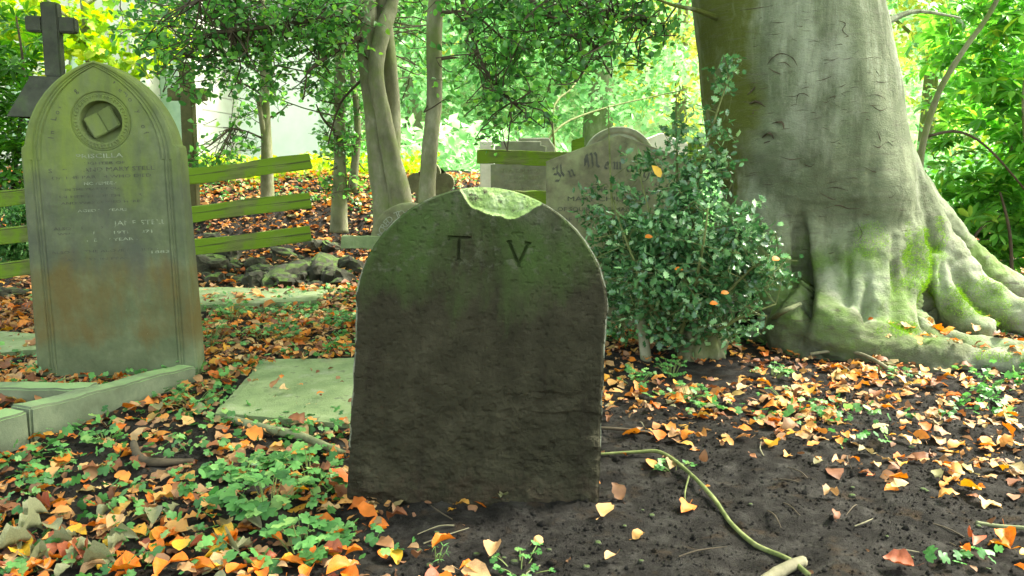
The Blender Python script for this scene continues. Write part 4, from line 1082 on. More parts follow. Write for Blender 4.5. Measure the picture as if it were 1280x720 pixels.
holly_tree('thin young holly in front of the white wall, behind the broken fence',
    [[(322, -60, d, .02), (328, 0, d, .03), (330, 70, d, .04), (331, 130, d, .045), (333, 180, d, .05), (334, 225, d, .06), (334, 250, d, .07)],
     [(322, 120, d - .1, .016), (326, 145, d - .08, .022), (331, 175, d, .03)]],
    [[(330, 120, d, .014), (305, 105, d, .01), (280, 100, d, .006)], [(331, 150, d, .012), (350, 140, d, .008), (360, 130, d - .2, .005)], [(332, 175, d, .012), (310, 165, d - .1, .008), (290, 160, d - .1, .005)]],
    [(300, 100, d, 30, 18, .9), (300, 150, d, 24, 22, .9), (310, 175, d - .1, 30, 18, .8), (345, 120, d, 26, 18, .7), (280, 200, 7.3, 34, 16, .9), (245, 205, 7.2, 22, 22, .9), (250, 170, 7.2, 12, 24, .5), (330, 60, d, 50, 26, .6)],
    .02, size=.06, per=9, spread=.12)
d = 6.8
holly_tree('bushy ivy-clad holly filling the gap left of the twin-stemmed holly',
    [[(430, -60, d, .03), (426, 40, d, .04), (424, 120, d, .045), (425, 200, d, .05), (424, 260, d, .07), (424, 290, d, .08)], [(440, 90, d, .02), (447, 160, d, .03), (440, 240, d, .04)]],
    [[(424, 170, d, .015), (405, 150, d - .1, .01), (395, 130, d - .2, .005)]],
    [(430, 130, d, 30, 34, 1.3), (418, 180, d, 22, 36, 1.3), (440, 190, d, 24, 40, 1.2), (425, 235, d, 26, 22, 1.0), (430, 80, d, 34, 40, 1.0), (445, 130, 7.2, 26, 60, .8)],
    .016, size=.05, per=12, spread=.10)

# ------------------------------------------------------------ holly bush between the stones and the beech
hb = G(852, 455); hbr = empty('holly_bush', (P(860, 440, 3.95).x, 3.98, 0)); tag(hbr, 'spiny blue-green holly bush growing between the In Memory headstone and the beech', 'bush')
o = np.array(hbr.location)
stm = []
for (pts) in ([(848, 440, 4.0), (838, 390, 4.0), (828, 340, 4.0), (815, 280, 4.0), (800, 220, 4.1)], [(870, 440, 4.0), (880, 390, 3.95), (900, 330, 3.9), (930, 290, 3.85)], [(860, 440, 4.05), (856, 360, 4.1), (848, 260, 4.1), (846, 180, 4.1), (845, 112, 4.1)],
              [(862, 430, 4.0), (860, 340, 4.0), (872, 240, 4.0), (890, 160, 4.0), (912, 95, 4.0)], [(866, 420, 3.9), (905, 370, 3.8), (945, 330, 3.75), (960, 318, 3.7)], [(845, 430, 3.95), (812, 380, 3.9), (790, 320, 3.9), (772, 270, 4.0), (768, 250, 4.0)],
              [(780, 440, 4.2), (776, 380, 4.2), (770, 310, 4.2), (764, 240, 4.25), (760, 130, 4.3)], [(850, 420, 3.9), (870, 350, 3.8), (880, 300, 3.7), (885, 260, 3.7)], [(868, 430, 3.9), (920, 400, 3.75), (970, 380, 3.7)]):
    w_ = [P(*p) for p in pts]; n_ = len(w_)
    w_[0].z = max(w_[0].z, 0)
    MB().tube([Vector(p) - hbr.location for p in w_], [.012 * (1 - .75 * i / (n_ - 1)) for i in range(n_)], 6, 4).build('stem', MAT['greentwig'], hbr, True); stm.append(w_)
MB().tube([P(*p) - hbr.location for p in ((808, 455, 3.95), (803, 410, 3.95), (800, 360, 4.0), (806, 330, 4.05), (815, 280, 4.1))], [.03, .026, .022, .018, .01], 9, 4, noise=.05).build('old_stem', MAT['hollybark'], hbr, True)
blobs = [(795, 245, 4.25, 34, 18, .4), (745, 268, 4.3, 18, 14, .4), (850, 245, 4.1, 28, 34, .8), (860, 290, 3.95, 60, 50, 1.25), (810, 310, 4.0, 60, 46, 1.2), (780, 350, 4.1, 42, 44, 1.1), (840, 360, 3.9, 64, 46, 1.3), (905, 340, 3.85, 52, 48, 1.2), (930, 300, 3.8, 32, 30, .8),
         (950, 350, 3.8, 30, 36, .9), (885, 390, 3.85, 46, 20, .8), (820, 396, 3.95, 44, 22, .9), (850, 425, 3.9, 40, 16, .9), (900, 415, 3.85, 34, 14, .7), (770, 300, 4.2, 36, 30, .8), (805, 275, 4.15, 26, 16, .6), (930, 392, 3.8, 32, 22, .6), (845, 180, 4.1, 12, 26, .8), (848, 140, 4.1, 10, 22, .35), (893, 160, 4.0, 15, 26, .7), (905, 110, 4.0, 14, 22, .5), (898, 205, 4.0, 22, 26, .8),
         (915, 80, 4.0, 14, 8, .5), (760, 290, 4.2, 30, 30, .6), (765, 390, 4.1, 20, 30, .7), (812, 190, 4.15, 10, 22, .5), (790, 205, 4.2, 10, 20, .4), (870, 195, 4.0, 9, 26, .8), (925, 262, 3.85, 8, 28, .9), (962, 300, 3.8, 14, 12, .7), (862, 215, 4.05, 10, 30, .7), (940, 262, 3.85, 12, 20, .5), (828, 200, 4.1, 8, 26, .4), (875, 240, 4.0, 26, 30, .9), (745, 240, 4.25, 20, 18, .3), (968, 320, 3.75, 12, 14, .5)]
crown(hbr, blobs, 'holly', MAT['hollybush'], 13, .066, .042, .0205, name='foliage', up=.35, droop=-.2, tw=.0014, skeleton=poly_pts(stm, 8), twigmat='greentwig')
# stump at its foot
v, f = rocky(1, .10, .09, .13, 55, 5, .35); v = v * (1 + .22 * fbm(v[:, 0] * 22, v[:, 1] * 22, v[:, 2] * 9, 4, 56) + .25 * np.maximum(0, fbm(v[:, 0] * 9, v[:, 1] * 9, v[:, 2] * 4, 2, 57)))[:, None]
p = G(884, 452); stp = MB().add(v, f).build('tree_stump', MAT['hollybark'], None, True, (p.x, p.y + .12, .06)); tag(stp, 'gnarled mossy stump at the foot of the holly bush', 'stump')
sb = MB()
yl = leaves('fallen_leaf', [(0, 0, 0)], .075, np.array([(.3, -1, .4)]), 'oval', MAT['leaf_yellow'], None, T=np.array([(-.4, 0, .6)])); yl.location = P(826, 222, 3.95); tag(yl, 'bright yellow leaf caught high in the holly bush', 'leaf')
for k, (px, py, d_) in enumerate(((843, 337, 3.72), (887, 380, 3.65), (901, 367, 3.65), (806, 297, 3.8), (965, 325, 3.6))):
    c = leaves('fallen_leaf', [(0, 0, 0)], .045, np.array([(.2, -.6, .9)]), 'oval', MAT['leaf_orange'], None, T=np.array([(1, .2, .1 * k)])); c.location = P(px, py, d_)
    tag(c, 'small orange leaf caught on the spiny twigs of the holly bush', 'leaf', 'orange leaves caught in the holly bush')

# ------------------------------------------------------------ rhododendron on the right, laurel on the left
def whorls(root, cen, mat, size, name='foliage', per=9):
    m = len(cen); axd = RNG.normal(size=(m, 3)) * .6; axd[:, 2] += 1.0; axd /= np.linalg.norm(axd, axis=1, keepdims=True)
    C, T, N = [], [], []
    for c, a in zip(cen, axd):
        e1 = np.cross(a, [0.3, 1, .2]); e1 /= np.linalg.norm(e1); e2 = np.cross(a, e1); s = RNG.uniform(.75, 1.2)
        for k in range(per):
            t = 2 * math.pi * (k + RNG.uniform(-.3, .3)) / per
            r = e1 * math.cos(t) + e2 * math.sin(t)
            C.append(c + r * .01); T.append(r + a * RNG.uniform(-.25, .35)); N.append(a + RNG.normal(size=3) * .15)
    C = np.array(C); o = np.array(root.location)
    leaves(name, C - o, RNG.uniform(size * .8, size * 1.2, len(C)), np.array(N), 'long', mat, root, T=np.array(T))
rh = empty('rhododendron', (P(1230, 330, 6.2).x, 6.2, gh(3.7, 6.2))); tag(rh, 'bright green long-leaved rhododendron with a curved brown stem right of the beech', 'shrub')
o = rh.location; sk = []
for pts, r0 in (([(1156, 300, 5.6), (1150, 220, 5.6), (1156, 170, 5.6), (1176, 110, 5.6), (1205, 62, 5.6), (1235, 20, 5.6), (1255, -20, 5.6), (1280, -80, 5.6)], .026), ([(1290, 330, 5.9), (1284, 200, 5.9), (1280, 120, 5.8), (1290, 40, 5.8)], .022),
            ([(1160, 170, 5.8), (1200, 165, 5.8), (1240, 190, 5.8), (1300, 260, 5.9)], .012), ([(1240, 340, 6.2), (1230, 280, 6.3), (1260, 200, 6.2), (1270, 150, 6.2)], .02), ([(1300, 320, 6.2), (1240, 300, 6.1), (1215, 310, 6)], .014),
            ([(1205, 330, 6.0), (1222, 290, 6.0), (1250, 270, 6)], .015), ([(1265, 345, 5.9), (1262, 290, 5.9), (1250, 240, 5.9)], .015)):
    w_ = [P(*p) for p in pts]; sk.append(w_)
    MB().tube([p - o for p in w_], [r0 * (1 - .5 * i / (len(w_) - 1)) for i in range(len(w_))], 8, 5, noise=.08).build('stem', MAT['twig'] if r0 < .02 else MAT['hollybark'], rh, True)
bl = [(1225, 60, 6.2, 60, 50, 1.2), (1270, 110, 6.0, 50, 60, 1.3), (1180, 40, 6.6, 40, 40, .6), (1230, 150, 6.4, 60, 40, 1.0), (1200, 110, 6.6, 40, 40, .7), (1270, 20, 5.8, 50, 40, 1.2), (1200, 235, 6.2, 46, 34, 1.3), (1260, 240, 6.2, 50, 50, 1.4),
      (1225, 285, 6.2, 50, 36, 1.5), (1285, 290, 6.1, 40, 40, 1.4), (1180, 270, 6.3, 26, 30, 1.1), (1255, 325, 6.1, 50, 18, 1.0), (1150, 80, 7.2, 40, 50, .4), (1330, 180, 6.0, 60, 120, 1.0), (1290, 180, 6.0, 30, 50, .9), (1215, 10, 6.0, 60, 24, .9), (1200, 190, 6.5, 40, 26, .7)]
cen = blobs_to_clusters(bl, .013); whorls(rh, cen, MAT['rhodo'], .125, per=9)
C, T, _ = cluster_leaves(blobs_to_clusters([(1210, 290, 6.6, 80, 50, 1.2), (1280, 290, 6.6, 60, 60, 1.2), (1240, 220, 6.8, 70, 50, .6)], .02), 10, .12, .07)
leaves('inner_foliage', C - np.array(o), RNG.uniform(.05, .09, len(C)), rnd_normals(len(C), .4), 'diamond', MAT['laurel'], rh, T=T)
la = empty('laurel_bush', (P(20, 220, 6.0).x, 6.0, gh(-3.7, 6.0))); tag(la, 'dense dark green laurel bush behind the tall dark cross at the far left', 'shrub')
o = la.location
for pts in ([(10, 300, 6.1), (20, 200, 6.1), (30, 100, 6.1), (20, 20, 6.1)], [(40, 300, 6.0), (60, 220, 6.0), (50, 120, 6.0)], [(-20, 300, 6.0), (-40, 200, 6.0), (-30, 60, 6.0)]):
    MB().tube([P(*p) - o for p in pts], [.02, .016, .012, .006][:len(pts)], 6, 4).build('stem', MAT['twig'], la)
cen = blobs_to_clusters([(15, 150, 6.1, 40, 50, 1.3), (20, 90, 6.1, 34, 46, 1.1), (10, 200, 6.0, 36, 34, 1.5), (45, 190, 6.2, 30, 30, 1.0), (-30, 120, 6.0, 50, 110, 1.0), (20, 30, 6.3, 46, 40, .7), (20, 235, 6.1, 30, 24, 1.0), (50, 60, 6.3, 16, 20, .5)], .016)
whorls(la, cen, MAT['laurel'], .095, per=8)
fe = empty('fern_clump', (P(18, 300, 5.6).x, 5.6, 0)); tag(fe, 'feathery green fern hanging between the fence rails at the far left', 'fern')
C, T, _ = cluster_leaves(blobs_to_clusters([(22, 268, 5.6, 16, 10, 2), (15, 305, 5.6, 24, 14, 2), (25, 320, 5.6, 14, 8, 2)], .16), 12, .07, .03, droop=.5)
leaves('fronds', C - np.array(fe.location), RNG.uniform(.03, .06, len(C)), rnd_normals(len(C), .5), 'long', MAT['herb'], fe, T=T)
# yellow-green maple behind the cross
def leafy_tree(name, label, x, y, h, blobs, mat, kind, size, per, spread, per_px, trunk_r=.08, cat='tree', group=None, bark='hollybark', fill=None, lean=0):
    z0 = gh(x, y); t = empty(name, (x, y, z0)); tag(t, label, cat, group)
    MB().tube([(0, 0, -.1), (lean * .3, .05, h * .3), (lean * .6, 0, h * .65), (lean, 0, h)], [trunk_r * 1.3, trunk_r, trunk_r * .7, trunk_r * .25], 9, 5, noise=.05).build('trunk', MAT[bark], t, True)
    sk = []
    for k in range(7):
        a = k * 2.4 + x; zb = h * (.35 + .08 * k); l = h * random.uniform(.18, .34)
        pts = [(lean * zb / h, 0, zb), (lean * zb / h + math.cos(a) * l * .5, math.sin(a) * l * .5, zb + l * .35), (lean * zb / h + math.cos(a) * l, math.sin(a) * l, zb + l * .6)]
        MB().tube(pts, [trunk_r * .4, trunk_r * .25, trunk_r * .08], 5, 3).build('limb', MAT[bark], t)
    cen = blobs_to_clusters(blobs, per_px) if blobs else np.zeros((0, 3))
    if fill is not None: cen = np.concatenate([cen, fill]) if len(cen) else fill
    C, T, _ = cluster_leaves(cen, per, spread, size, .5, .15)
    leaves('crown', C - np.array(t.location), RNG.uniform(size * .65, size * 1.25, len(C)), rnd_normals(len(C), .6), kind, MAT[mat], t, T=T)
    return t
p = P(120, 200, 8.6)
leafy_tree('maple_tree', 'young yellow-green maple between the tall dark cross and the church wall', p.x, 8.6, 3.4,
    [(130, 70, 8.4, 46, 16, 1.0), (170, 80, 8.2, 30, 14, 1.0), (110, 45, 8.6, 40, 14, .7), (100, 25, 8.6, 36, 18, .8), (60, 20, 8.8, 50, 30, 1.0), (190, 30, 8.6, 40, 26, .5), (20, 40, 8.8, 40, 50, 1.0), (215, 60, 8.6, 30, 20, .7)], 'lime', 'lobed', .12, 8, .2, .018, .05)
# ------------------------------------------------------------ far trees and hillside
def ellipsoid_pts(n, c, r):
    v = RNG.normal(size=(n, 3)); v /= np.linalg.norm(v, axis=1, keepdims=True); v *= RNG.uniform(0, 1, (n, 1)) ** .4
    lump = 1 + .25 * fbm(v[:, 0] * 2 + c[0], v[:, 1] * 2 + c[1], v[:, 2] * 2, 2, 11)[:, None]
    return np.array(c) + v * np.array(r) * lump
far = [  # px, distance, height, crown radius, material, label
    (745, 17, 7.5, 2.2, 'bggreen', 'far tree with a stout grey trunk standing above the In Memory headstone'),
    (610, 19, 7.0, 2.6, 'bggreen', 'far green tree seen through the gap right of the slim bare trunk'),
    (690, 26, 9.0, 3.2, 'bgdark', 'far darker tree higher on the slope behind the stout grey trunk'),
    (845, 20, 8.0, 2.8, 'bgyellow', 'yellow autumn tree glowing just left of the beech trunk'),
    (800, 30, 11., 3.8, 'bggreen', 'far pale green tree behind the yellow autumn tree'),
    (520, 16, 6.5, 2.0, 'bggreen', 'green tree between the twin-stemmed and the single-stemmed holly'),
    (445, 24, 9.0, 3.2, 'bgyellow', 'far yellow-green tree behind the twin-stemmed holly'),
    (1150, 19, 8.5, 2.6, 'bgyellow', 'yellow tree glowing just right of the beech trunk'),
    (1250, 17, 8.0, 2.8, 'bggreen', 'far green tree behind the rhododendron'),
    (1370, 15, 8.0, 2.8, 'bgdark', 'dark green tree beyond the right edge, behind the rhododendron'),
    (330, 26, 12., 3.8, 'bgyellow', 'tall yellow-green tree rising over the white wall'),
    (180, 27, 14., 4.0, 'bggreen', 'tall green tree rising behind the church'),
    (-30, 18, 9.0, 3.2, 'bggreen', 'tall green tree behind the laurel bush'),
    (1040, 26, 11., 4.0, 'bggreen', 'far green tree hidden mostly by the beech trunk'),
    (580, 34, 12., 4.4, 'bgyellow', 'far yellowing tree high on the hillside'),
]
for px, d, h, r, mt, lb in far:
    x = (px - 640) / F * d; z0 = gh(x, d)
    fill = np.concatenate([ellipsoid_pts(int(110 + r * 40), (x, d, z0 + h * .62), (r, r, h * .40)), ellipsoid_pts(int(r * 22), (x + .4, d - .5, z0 + h * .25), (r * .9, r * .9, h * .22))])
    leafy_tree('broadleaf_tree', lb, x, d, h, None, mt, 'diamond', .17 if d < 22 else .24, 26, .38 if d < 22 else .5, 0, .16 if px != 745 else .30, fill=fill, bark='hollybark', lean=random.uniform(-.3, .3))
# undergrowth covering the slope
n = 52000
x = RNG.uniform(-1, 1, n); y = 10 + 34 * RNG.uniform(0, 1, n) ** 1.4
x = x * (3 + y * .85)
m_ = ~((x < -2.0) & (y < 17)); x, y = x[m_], y[m_]
hh = np.maximum(0, fbm(x * .55, y * .55, None, 3, 120) + .45)
z = ground_h(x, y) + RNG.uniform(0, 1, len(x)) * hh * (.35 + .035 * y)
C = np.stack([x, y, z], -1)
o = leaves('undergrowth', C, RNG.uniform(.10, .2, len(C)) * (1 + y / 60), rnd_normals(len(C), .7), 'diamond', MAT['bggreen']); tag(o, 'mass of bright undergrowth covering the far slope', None, None, 'stuff')
# low sunny plants on top of the bank
n = 5000
x = RNG.uniform(-4.2, -.9, n); y = RNG.uniform(8.3, 10.4, n); z = ground_h(x, y) + RNG.uniform(0, .16, n) * np.clip(fbm(x * 2, y * 2, None, 2, 7) + 1, .2, 2)
m_ = x > -3.6 - .2 * (y - 8.3)
o = leaves('low_plants', np.stack([x, y, z], -1)[m_], RNG.uniform(.05, .09, m_.sum()), rnd_normals(m_.sum(), .8), 'diamond', MAT['lime']); tag(o, 'low yellow-green plants along the top of the leaf-strewn bank', None, None, 'stuff')
# fallen arching boughs beyond the stones
for k, pts in enumerate(([(640, 205, 8.5), (690, 168, 9), (740, 140, 9.5), (820, 120, 10), (860, 112, 10)], [(715, 170, 9), (690, 150, 9), (715, 110, 9.3), (735, 85, 9.6)])):
    w_ = [P(*p) for p in pts]
    if True: w_[0].z = gh(w_[0].x, w_[0].y)
    o = MB().tube(w_, [.016, .014, .012, .009, .005][:len(w_)], 6, 4, noise=.1).build('fallen_bough', MAT['greentwig'], None, True); tag(o, ['long pale bough arching over the far ground behind the headstones', 'crooked pale bough leaning left of the far stout trunk'][k], 'bough')
# ------------------------------------------------------------ church
D = 13.5; s = D / F
ch = empty('church', (-5, D, 0)); tag(ch, 'pale stone church with a lancet window glimpsed through the leaves behind the fence', 'church'); o = ch.location
def cbox(name, x0, x1, y0, y1, z0, z1, mat, parent=ch):
    mb = MB(); mb.box(((x0+x1)/2 - (o.x if parent is ch else 0), (y0+y1)/2 - (o.y if parent is ch else 0), (z0+z1)/2), (x1-x0, y1-y0, z1-z0), bev=.01); return mb.build(name, mat, parent)
xw = lambda px, d=D: (px - 640) * d / F * 1.0
cbox('wall', xw(-150), xw(262), D + .0, D + 6, 0, 5.2, MAT['church'])
cbox('buttress', xw(196), xw(212), D - .5, D - .003, 0, 3.2, MAT['dressed'])
cbox('buttress', xw(248), xw(262), D - .45, D - .003, 0, 2.9, MAT['dressed'])
cbox('string_course', xw(-150), xw(262) + .05, D - .08, D + .1, 3.10, 3.22, MAT['dressed'])
cbox('eaves', xw(-150) - .1, xw(262) + .1, D - .15, D + 6.1, 5.2, 5.4, MAT['dressed'])
rf = MB(); xa, xb = xw(-150) - .3 - o.x, xw(262) + .3 - o.x
rf.add([(xa, -.3, 5.4), (xb, -.3, 5.4), (xb, 6.3, 5.4), (xa, 6.3, 5.4), (xa, 3, 8.6), (xb, 3, 8.6)], [(0, 1, 5, 4), (2, 3, 4, 5), (0, 4, 3), (1, 2, 5), (0, 3, 2, 1)]); rf.build('roof', MAT['slate'], ch)
def lancet(px, w, z0, z1):
    x = xw(px) - o.x; n_ = 10
    def prof(W, top):
        return [(-W, z0 - (W - w) * 1.0)] + [(W, z0 - (W - w) * 1.0)] + [(W * math.cos(math.pi/2 * t / n_) , z1 - W * 1.4 + (W * 1.4 + top) * math.sin(math.pi/2 * t / n_)) for t in range(n_ + 1)] + [(-W * math.cos(math.pi/2 * t / n_), z1 - W * 1.4 + (W * 1.4 + top) * math.sin(math.pi/2 * t / n_)) for t in range(n_ - 1, -1, -1)]
    a, b = prof(w, 0), prof(w + .16, .12); m2 = len(a)
    mb = MB(); mb.add([(x + p_[0], -.06, p_[1]) for p_ in a] + [(x + p_[0], -.06, p_[1]) for p_ in b] + [(x + p_[0], .05, p_[1]) for p_ in b], [(i, (i+1)%m2, m2+(i+1)%m2, m2+i) for i in range(m2)] + [(m2+i, m2+(i+1)%m2, 2*m2+(i+1)%m2, 2*m2+i) for i in range(m2)])
    w_ = mb.build('window', MAT['dressed'], ch)
    MB().add([(x + p_[0], -.02, p_[1]) for p_ in a], [tuple(range(m2))]).build('pane', MAT['glass'], w_)
lancet(225, .17, .9, 2.7); lancet(40, .2, 1.0, 2.8); lancet(120, .2, 1.0, 2.8)
# bright rendered annex
D2 = 15.0; ax_ = empty('annex', (-4, D2, 0)); tag(ax_, 'plain whitewashed building showing through the gap above the broken fence', 'building')
mb = MB(); mb.box((xw(335, D2) + 4, 2, 1.6), (xw(398, D2) - xw(262, D2), 4, 3.6), bev=.02); mb.build('wall', MAT['render'], ax_)
mb = MB(); X0, X1 = xw(262, D2) + 4 - .2, xw(404, D2) + 4 + .2
mb.add([(X0, -.3, 3.4), (X1, -.3, 3.4), (X1, 4.3, 3.4), (X0, 4.3, 3.4), (X0, 2, 4.8), (X1, 2, 4.8)], [(0, 1, 5, 4), (2, 3, 4, 5), (0, 4, 3), (1, 2, 5), (0, 3, 2, 1)]); mb.build('roof', MAT['slate'], ax_)
mb = MB(); mb.box((xw(290, D2) + 4, -.04, 1.0), (.5, .08, 3.0)); mb.build('pilaster', MAT['dressed'], ax_)
mb = MB(); mb.box((xw(279, D2) + 4, -.02, 1.7), (.34, .06, 1.5)); mb.build('window', MAT['glass'], ax_)
# ------------------------------------------------------------ litter
def dens(x, y):
    """how thickly leaves lie"""
    d = .25 + .45 * (fbm(x * 1.4, y * 1.4, None, 3, 130) + .35)
    left = sstep(.1, -.5, x); d = d + .50 * left * sstep(1.0, 1.6, y)
    d = d + .26 * sstep(2.6, 3.4, y - .12 * x) - .30 * np.maximum(0, fbm(x * 2.2, y * 2.8, None, 3, 132)) * (x > 0) + .3 * sstep(4.2, 5.5, y)
    d = d - .45 * np.exp(-(((x + 1.05) / .28) ** 2 + ((y - 2.32) / .24) ** 2)) - .9 * np.exp(-(((x + .05) / .42) ** 2 + ((y - 2.05) / .20) ** 2))
    d = d - .30 * sstep(-.2, .3, x) * sstep(3.5, 2.6, y) - .22 * np.maximum(0, fbm(x * 3, y * 3, None, 2, 131) + .1)
    d = d + .15 * np.exp(-(((x - 1.2) / .6) ** 2 + ((y - 3.1) / .25) ** 2))
    slabm = (x > -1.25) & (x < -.3) & (y > 3.05) & (y < 3.95)
    d = np.where(slabm, .07, d)
    return np.clip(d, .03, 1.1)
def inside_stone(x, y):
    a = (np.abs(x - base.x) < .37) & (y > 2.255) & (y < 2.40)
    b = (np.abs(x - bl_.x) < .39) & (y > 3.6) & (y < 3.75)
    kx = -1.735 + (y - 2.76) * (.275 / .84); c = (np.abs(x - kx) < .065) & (y < 3.62)
    t = (np.hypot(x - 1.85, y - 4.75) < .55)
    return a | b | c | t
tris = None
def surf_z(x, y):
    z = ground_h(x, y)
    slabm = (x > -1.2) & (x < -.3) & (y > 3.08) & (y < 3.92)
    return np.where(slabm, np.maximum(z, .037), z)
def litter(n, xr, yr, power=1.0, wide=(1.0, .8)):
    x = RNG.uniform(*xr, n); y = yr[0] + (yr[1] - yr[0]) * RNG.uniform(0, 1, n) ** power
    keep = (RNG.uniform(0, 1, n) < dens(x, y)) & ~inside_stone(x, y) & (np.abs(x) < wide[0] * y + wide[1])
    return x[keep], y[keep]
def on_roots(x, y):
    z = surf_z(x, y)
    for i in range(len(x)):
        if x[i] < .8 or y[i] < 3.1: continue
        h = bvh.ray_cast(Vector((x[i], y[i], .55)), Vector((0, 0, -1))); g_ = z[i]
        z[i] = max(g_, h[0].z) if (h[0] is not None and h[1].z > .75 and h[0].z < .2) else (-1 if h[0] is not None and h[0].z > g_ + .02 else g_)
    return z
x, y = litter(4200, (-2.2, 2.3), (1.25, 2.95), .8, (.66, .1))
# the nearest leaves are individuals
sizes = .024 + .042 * RNG.uniform(0, 1, len(x)) ** 1.5; order = np.argsort(y - sizes * 6)
near = order[:285]; rest = order[285:]
protos = {}
cols = ['orange', 'orange', 'orange', 'tan', 'russet', 'yellow', 'greygreen', 'orange', 'tan', 'tan', 'russet']
for c in ('orange', 'tan', 'russet', 'yellow', 'greygreen'):
    protos[c] = []
    for k in range(6):
        m = leaf_mesh('fallen_leaf', [(-.5, 0, 0)], 1.0, np.array([(0, 0, 1.0)]), 'ovate', np.array([(1.0, 0, 0)]), .0)
        cv = np.array([v.co for v in m.vertices]); cl = RNG.uniform(.2, .9); tw = RNG.uniform(-.6, .6); kk = RNG.uniform(-.5, .5)
        cv[:, 2] += cl * np.abs(cv[:, 1]) ** 1.3 * 1.1 + tw * cv[:, 0] * cv[:, 1] + kk * cv[:, 0] ** 2
        # finer edge: subdivide for a smooth outline
        m.vertices.foreach_set('co', cv.astype(np.float32).ravel())
        bm = bmesh.new(); bm.from_mesh(m)
        bmesh.ops.subdivide_edges(bm, edges=bm.edges[:], cuts=1, smooth=.5, use_grid_fill=True)
        # petiole
        for v in bm.verts: v.co.z += .02 * math.sin(v.co.x * 21 + k) * abs(v.co.y) * 3
        bm.to_mesh(m); bm.free(); m.materials.clear(); m.materials.append(MAT['leaf_' + c])
        m.polygons.foreach_set('use_smooth', [True] * len(m.polygons)); protos[c].append(m)
LBL = {'orange': 'bright orange fallen beech leaf on the soil in the foreground', 'tan': 'pale tan fallen leaf on the soil in the foreground', 'russet': 'reddish brown fallen leaf on the soil in the foreground',
       'yellow': 'clear yellow fallen leaf on the soil in the foreground', 'greygreen': 'grey-green curled fallen leaf on the soil in the foreground'}
zn = on_roots(x[near], y[near])
def fallen(c, loc, rot, size, label=None, group=None, m=None):
    o = bpy.data.objects.new('fallen_leaf', m or random.choice(protos[c])); COL.objects.link(o)
    o.location = loc; o.rotation_euler = rot; o.scale = (size, size * random.uniform(.85, 1.2), size)
    tag(o, label or LBL[c], 'leaf', group or (c.replace('greygreen', 'grey-green') + ' fallen leaves in the foreground')); return o
for i, z_ in zip(near, zn):
    c = random.choice(cols)
    if x[i] > 0 and c == 'greygreen' : c = 'tan'
    fallen(c, (x[i], y[i], z_ + .010 + random.uniform(0, .012)), (random.gauss(0, .17), random.gauss(0, .17), random.uniform(0, 6.3)), sizes[i] * 1.2)
# stated leaves of the photograph
fallen('orange', (P(601, 634, 2.245).x, 2.243, P(601, 634, 2.245).z), (R(75), R(20), R(-15)), .062, 'orange leaf leaning upright against the foot of the T V headstone', 'x')
fallen('orange', tuple(G(473, 660)), (R(30), R(10), R(20)), .06, 'orange leaf lying just left of the foot of the T V headstone', 'x')
for o in list(COL.objects):
    if o.get('group') == 'x': del o['group']
def litter_stuff(name, x, y, lo, hi, label, mat, lift=.010, tilt=.27):
    z = on_roots(x, y) if y.max() < 5.3 else surf_z(x, y)
    N = RNG.normal(size=(len(x), 3)) * tilt; N[:, 2] += 1
    o = leaves(name, np.stack([x, y, z + RNG.uniform(.002, lift * 2, len(x))], -1), lo * .75 + (hi * 1.15 - lo * .75) * RNG.uniform(0, 1, len(x)) ** 1.5, N, 'ovate' if y.max() < 5.3 else 'oval', mat, curl=.035); tag(o, label, None, None, 'stuff'); return o
litter_stuff('leaf_litter', x[rest], y[rest], .034, .066, 'mixed orange, tan and brown leaf litter in the middle foreground', MAT['litter'])
x, y = litter(14000, (-4.8, 4.8), (2.95, 5.25)); litter_stuff('leaf_litter', x, y, .030, .068, 'carpet of orange and tan leaves among the headstones', MAT['litter'])
x, y = litter(25000, (-7.5, 6.5), (5.25, 9.6)); litter_stuff('leaf_litter', x, y, .035, .08, 'orange leaf litter strewn over the bank', MAT['litter'], .02)
x, y = litter(26000, (-4, 4.2), (1.25, 8.5), .8); litter_stuff('leaf_litter', x, y, .012, .045, 'small brown crumbs of old leaves on the soil', MAT['leafbrown'], .006, .6)
x, y = litter(700, (-2.9, -1.75), (2.3, 3.5)); litter_stuff('leaf_litter', x, y, .05, .08, 'russet leaves filling the kerbed grave', MAT['litter'])
# soil crumbs and grit
n = 20000; x = RNG.uniform(-1.6, 2.6, n); y = RNG.uniform(1.25, 3.4, n); ok = ~inside_stone(x, y); x, y = x[ok], y[ok]
mb_c = []; tv = np.array([(1,0,0),(-1,0,0),(0,1,0),(0,-1,0),(0,0,1),(0,0,-1)], float); tf = np.array([(0,2,4),(2,1,4),(1,3,4),(3,0,4),(2,0,5),(1,2,5),(3,1,5),(0,3,5)])
sz = RNG.uniform(.001, .0055, len(x)) * (1 + 1.4 * (RNG.uniform(0, 1, len(x)) > .96))
C = np.stack([x, y, ground_h(x, y) + sz * .3], -1); V = (C[:, None] + sz[:, None, None] * (tv[None] * RNG.uniform(.6, 1.4, (len(x), 6, 1)))).reshape(-1, 3)
Fc = (tf[None] + (np.arange(len(x)) * 6)[:, None, None]).reshape(-1, 3)
m = bpy.data.meshes.new('soil_crumbs'); m.vertices.add(len(V)); m.vertices.foreach_set('co', V.astype(np.float32).ravel()); m.loops.add(Fc.size); m.loops.foreach_set('vertex_index', Fc.astype(np.int32).ravel())
m.polygons.add(len(Fc)); m.polygons.foreach_set('loop_start', np.arange(0, Fc.size, 3, dtype=np.int32)); m.update(calc_edges=True)
tag(mesh_obj('soil_crumbs', m, MAT['soil']), 'crumbs of dark soil scattered over the foreground', None, None, 'stuff')

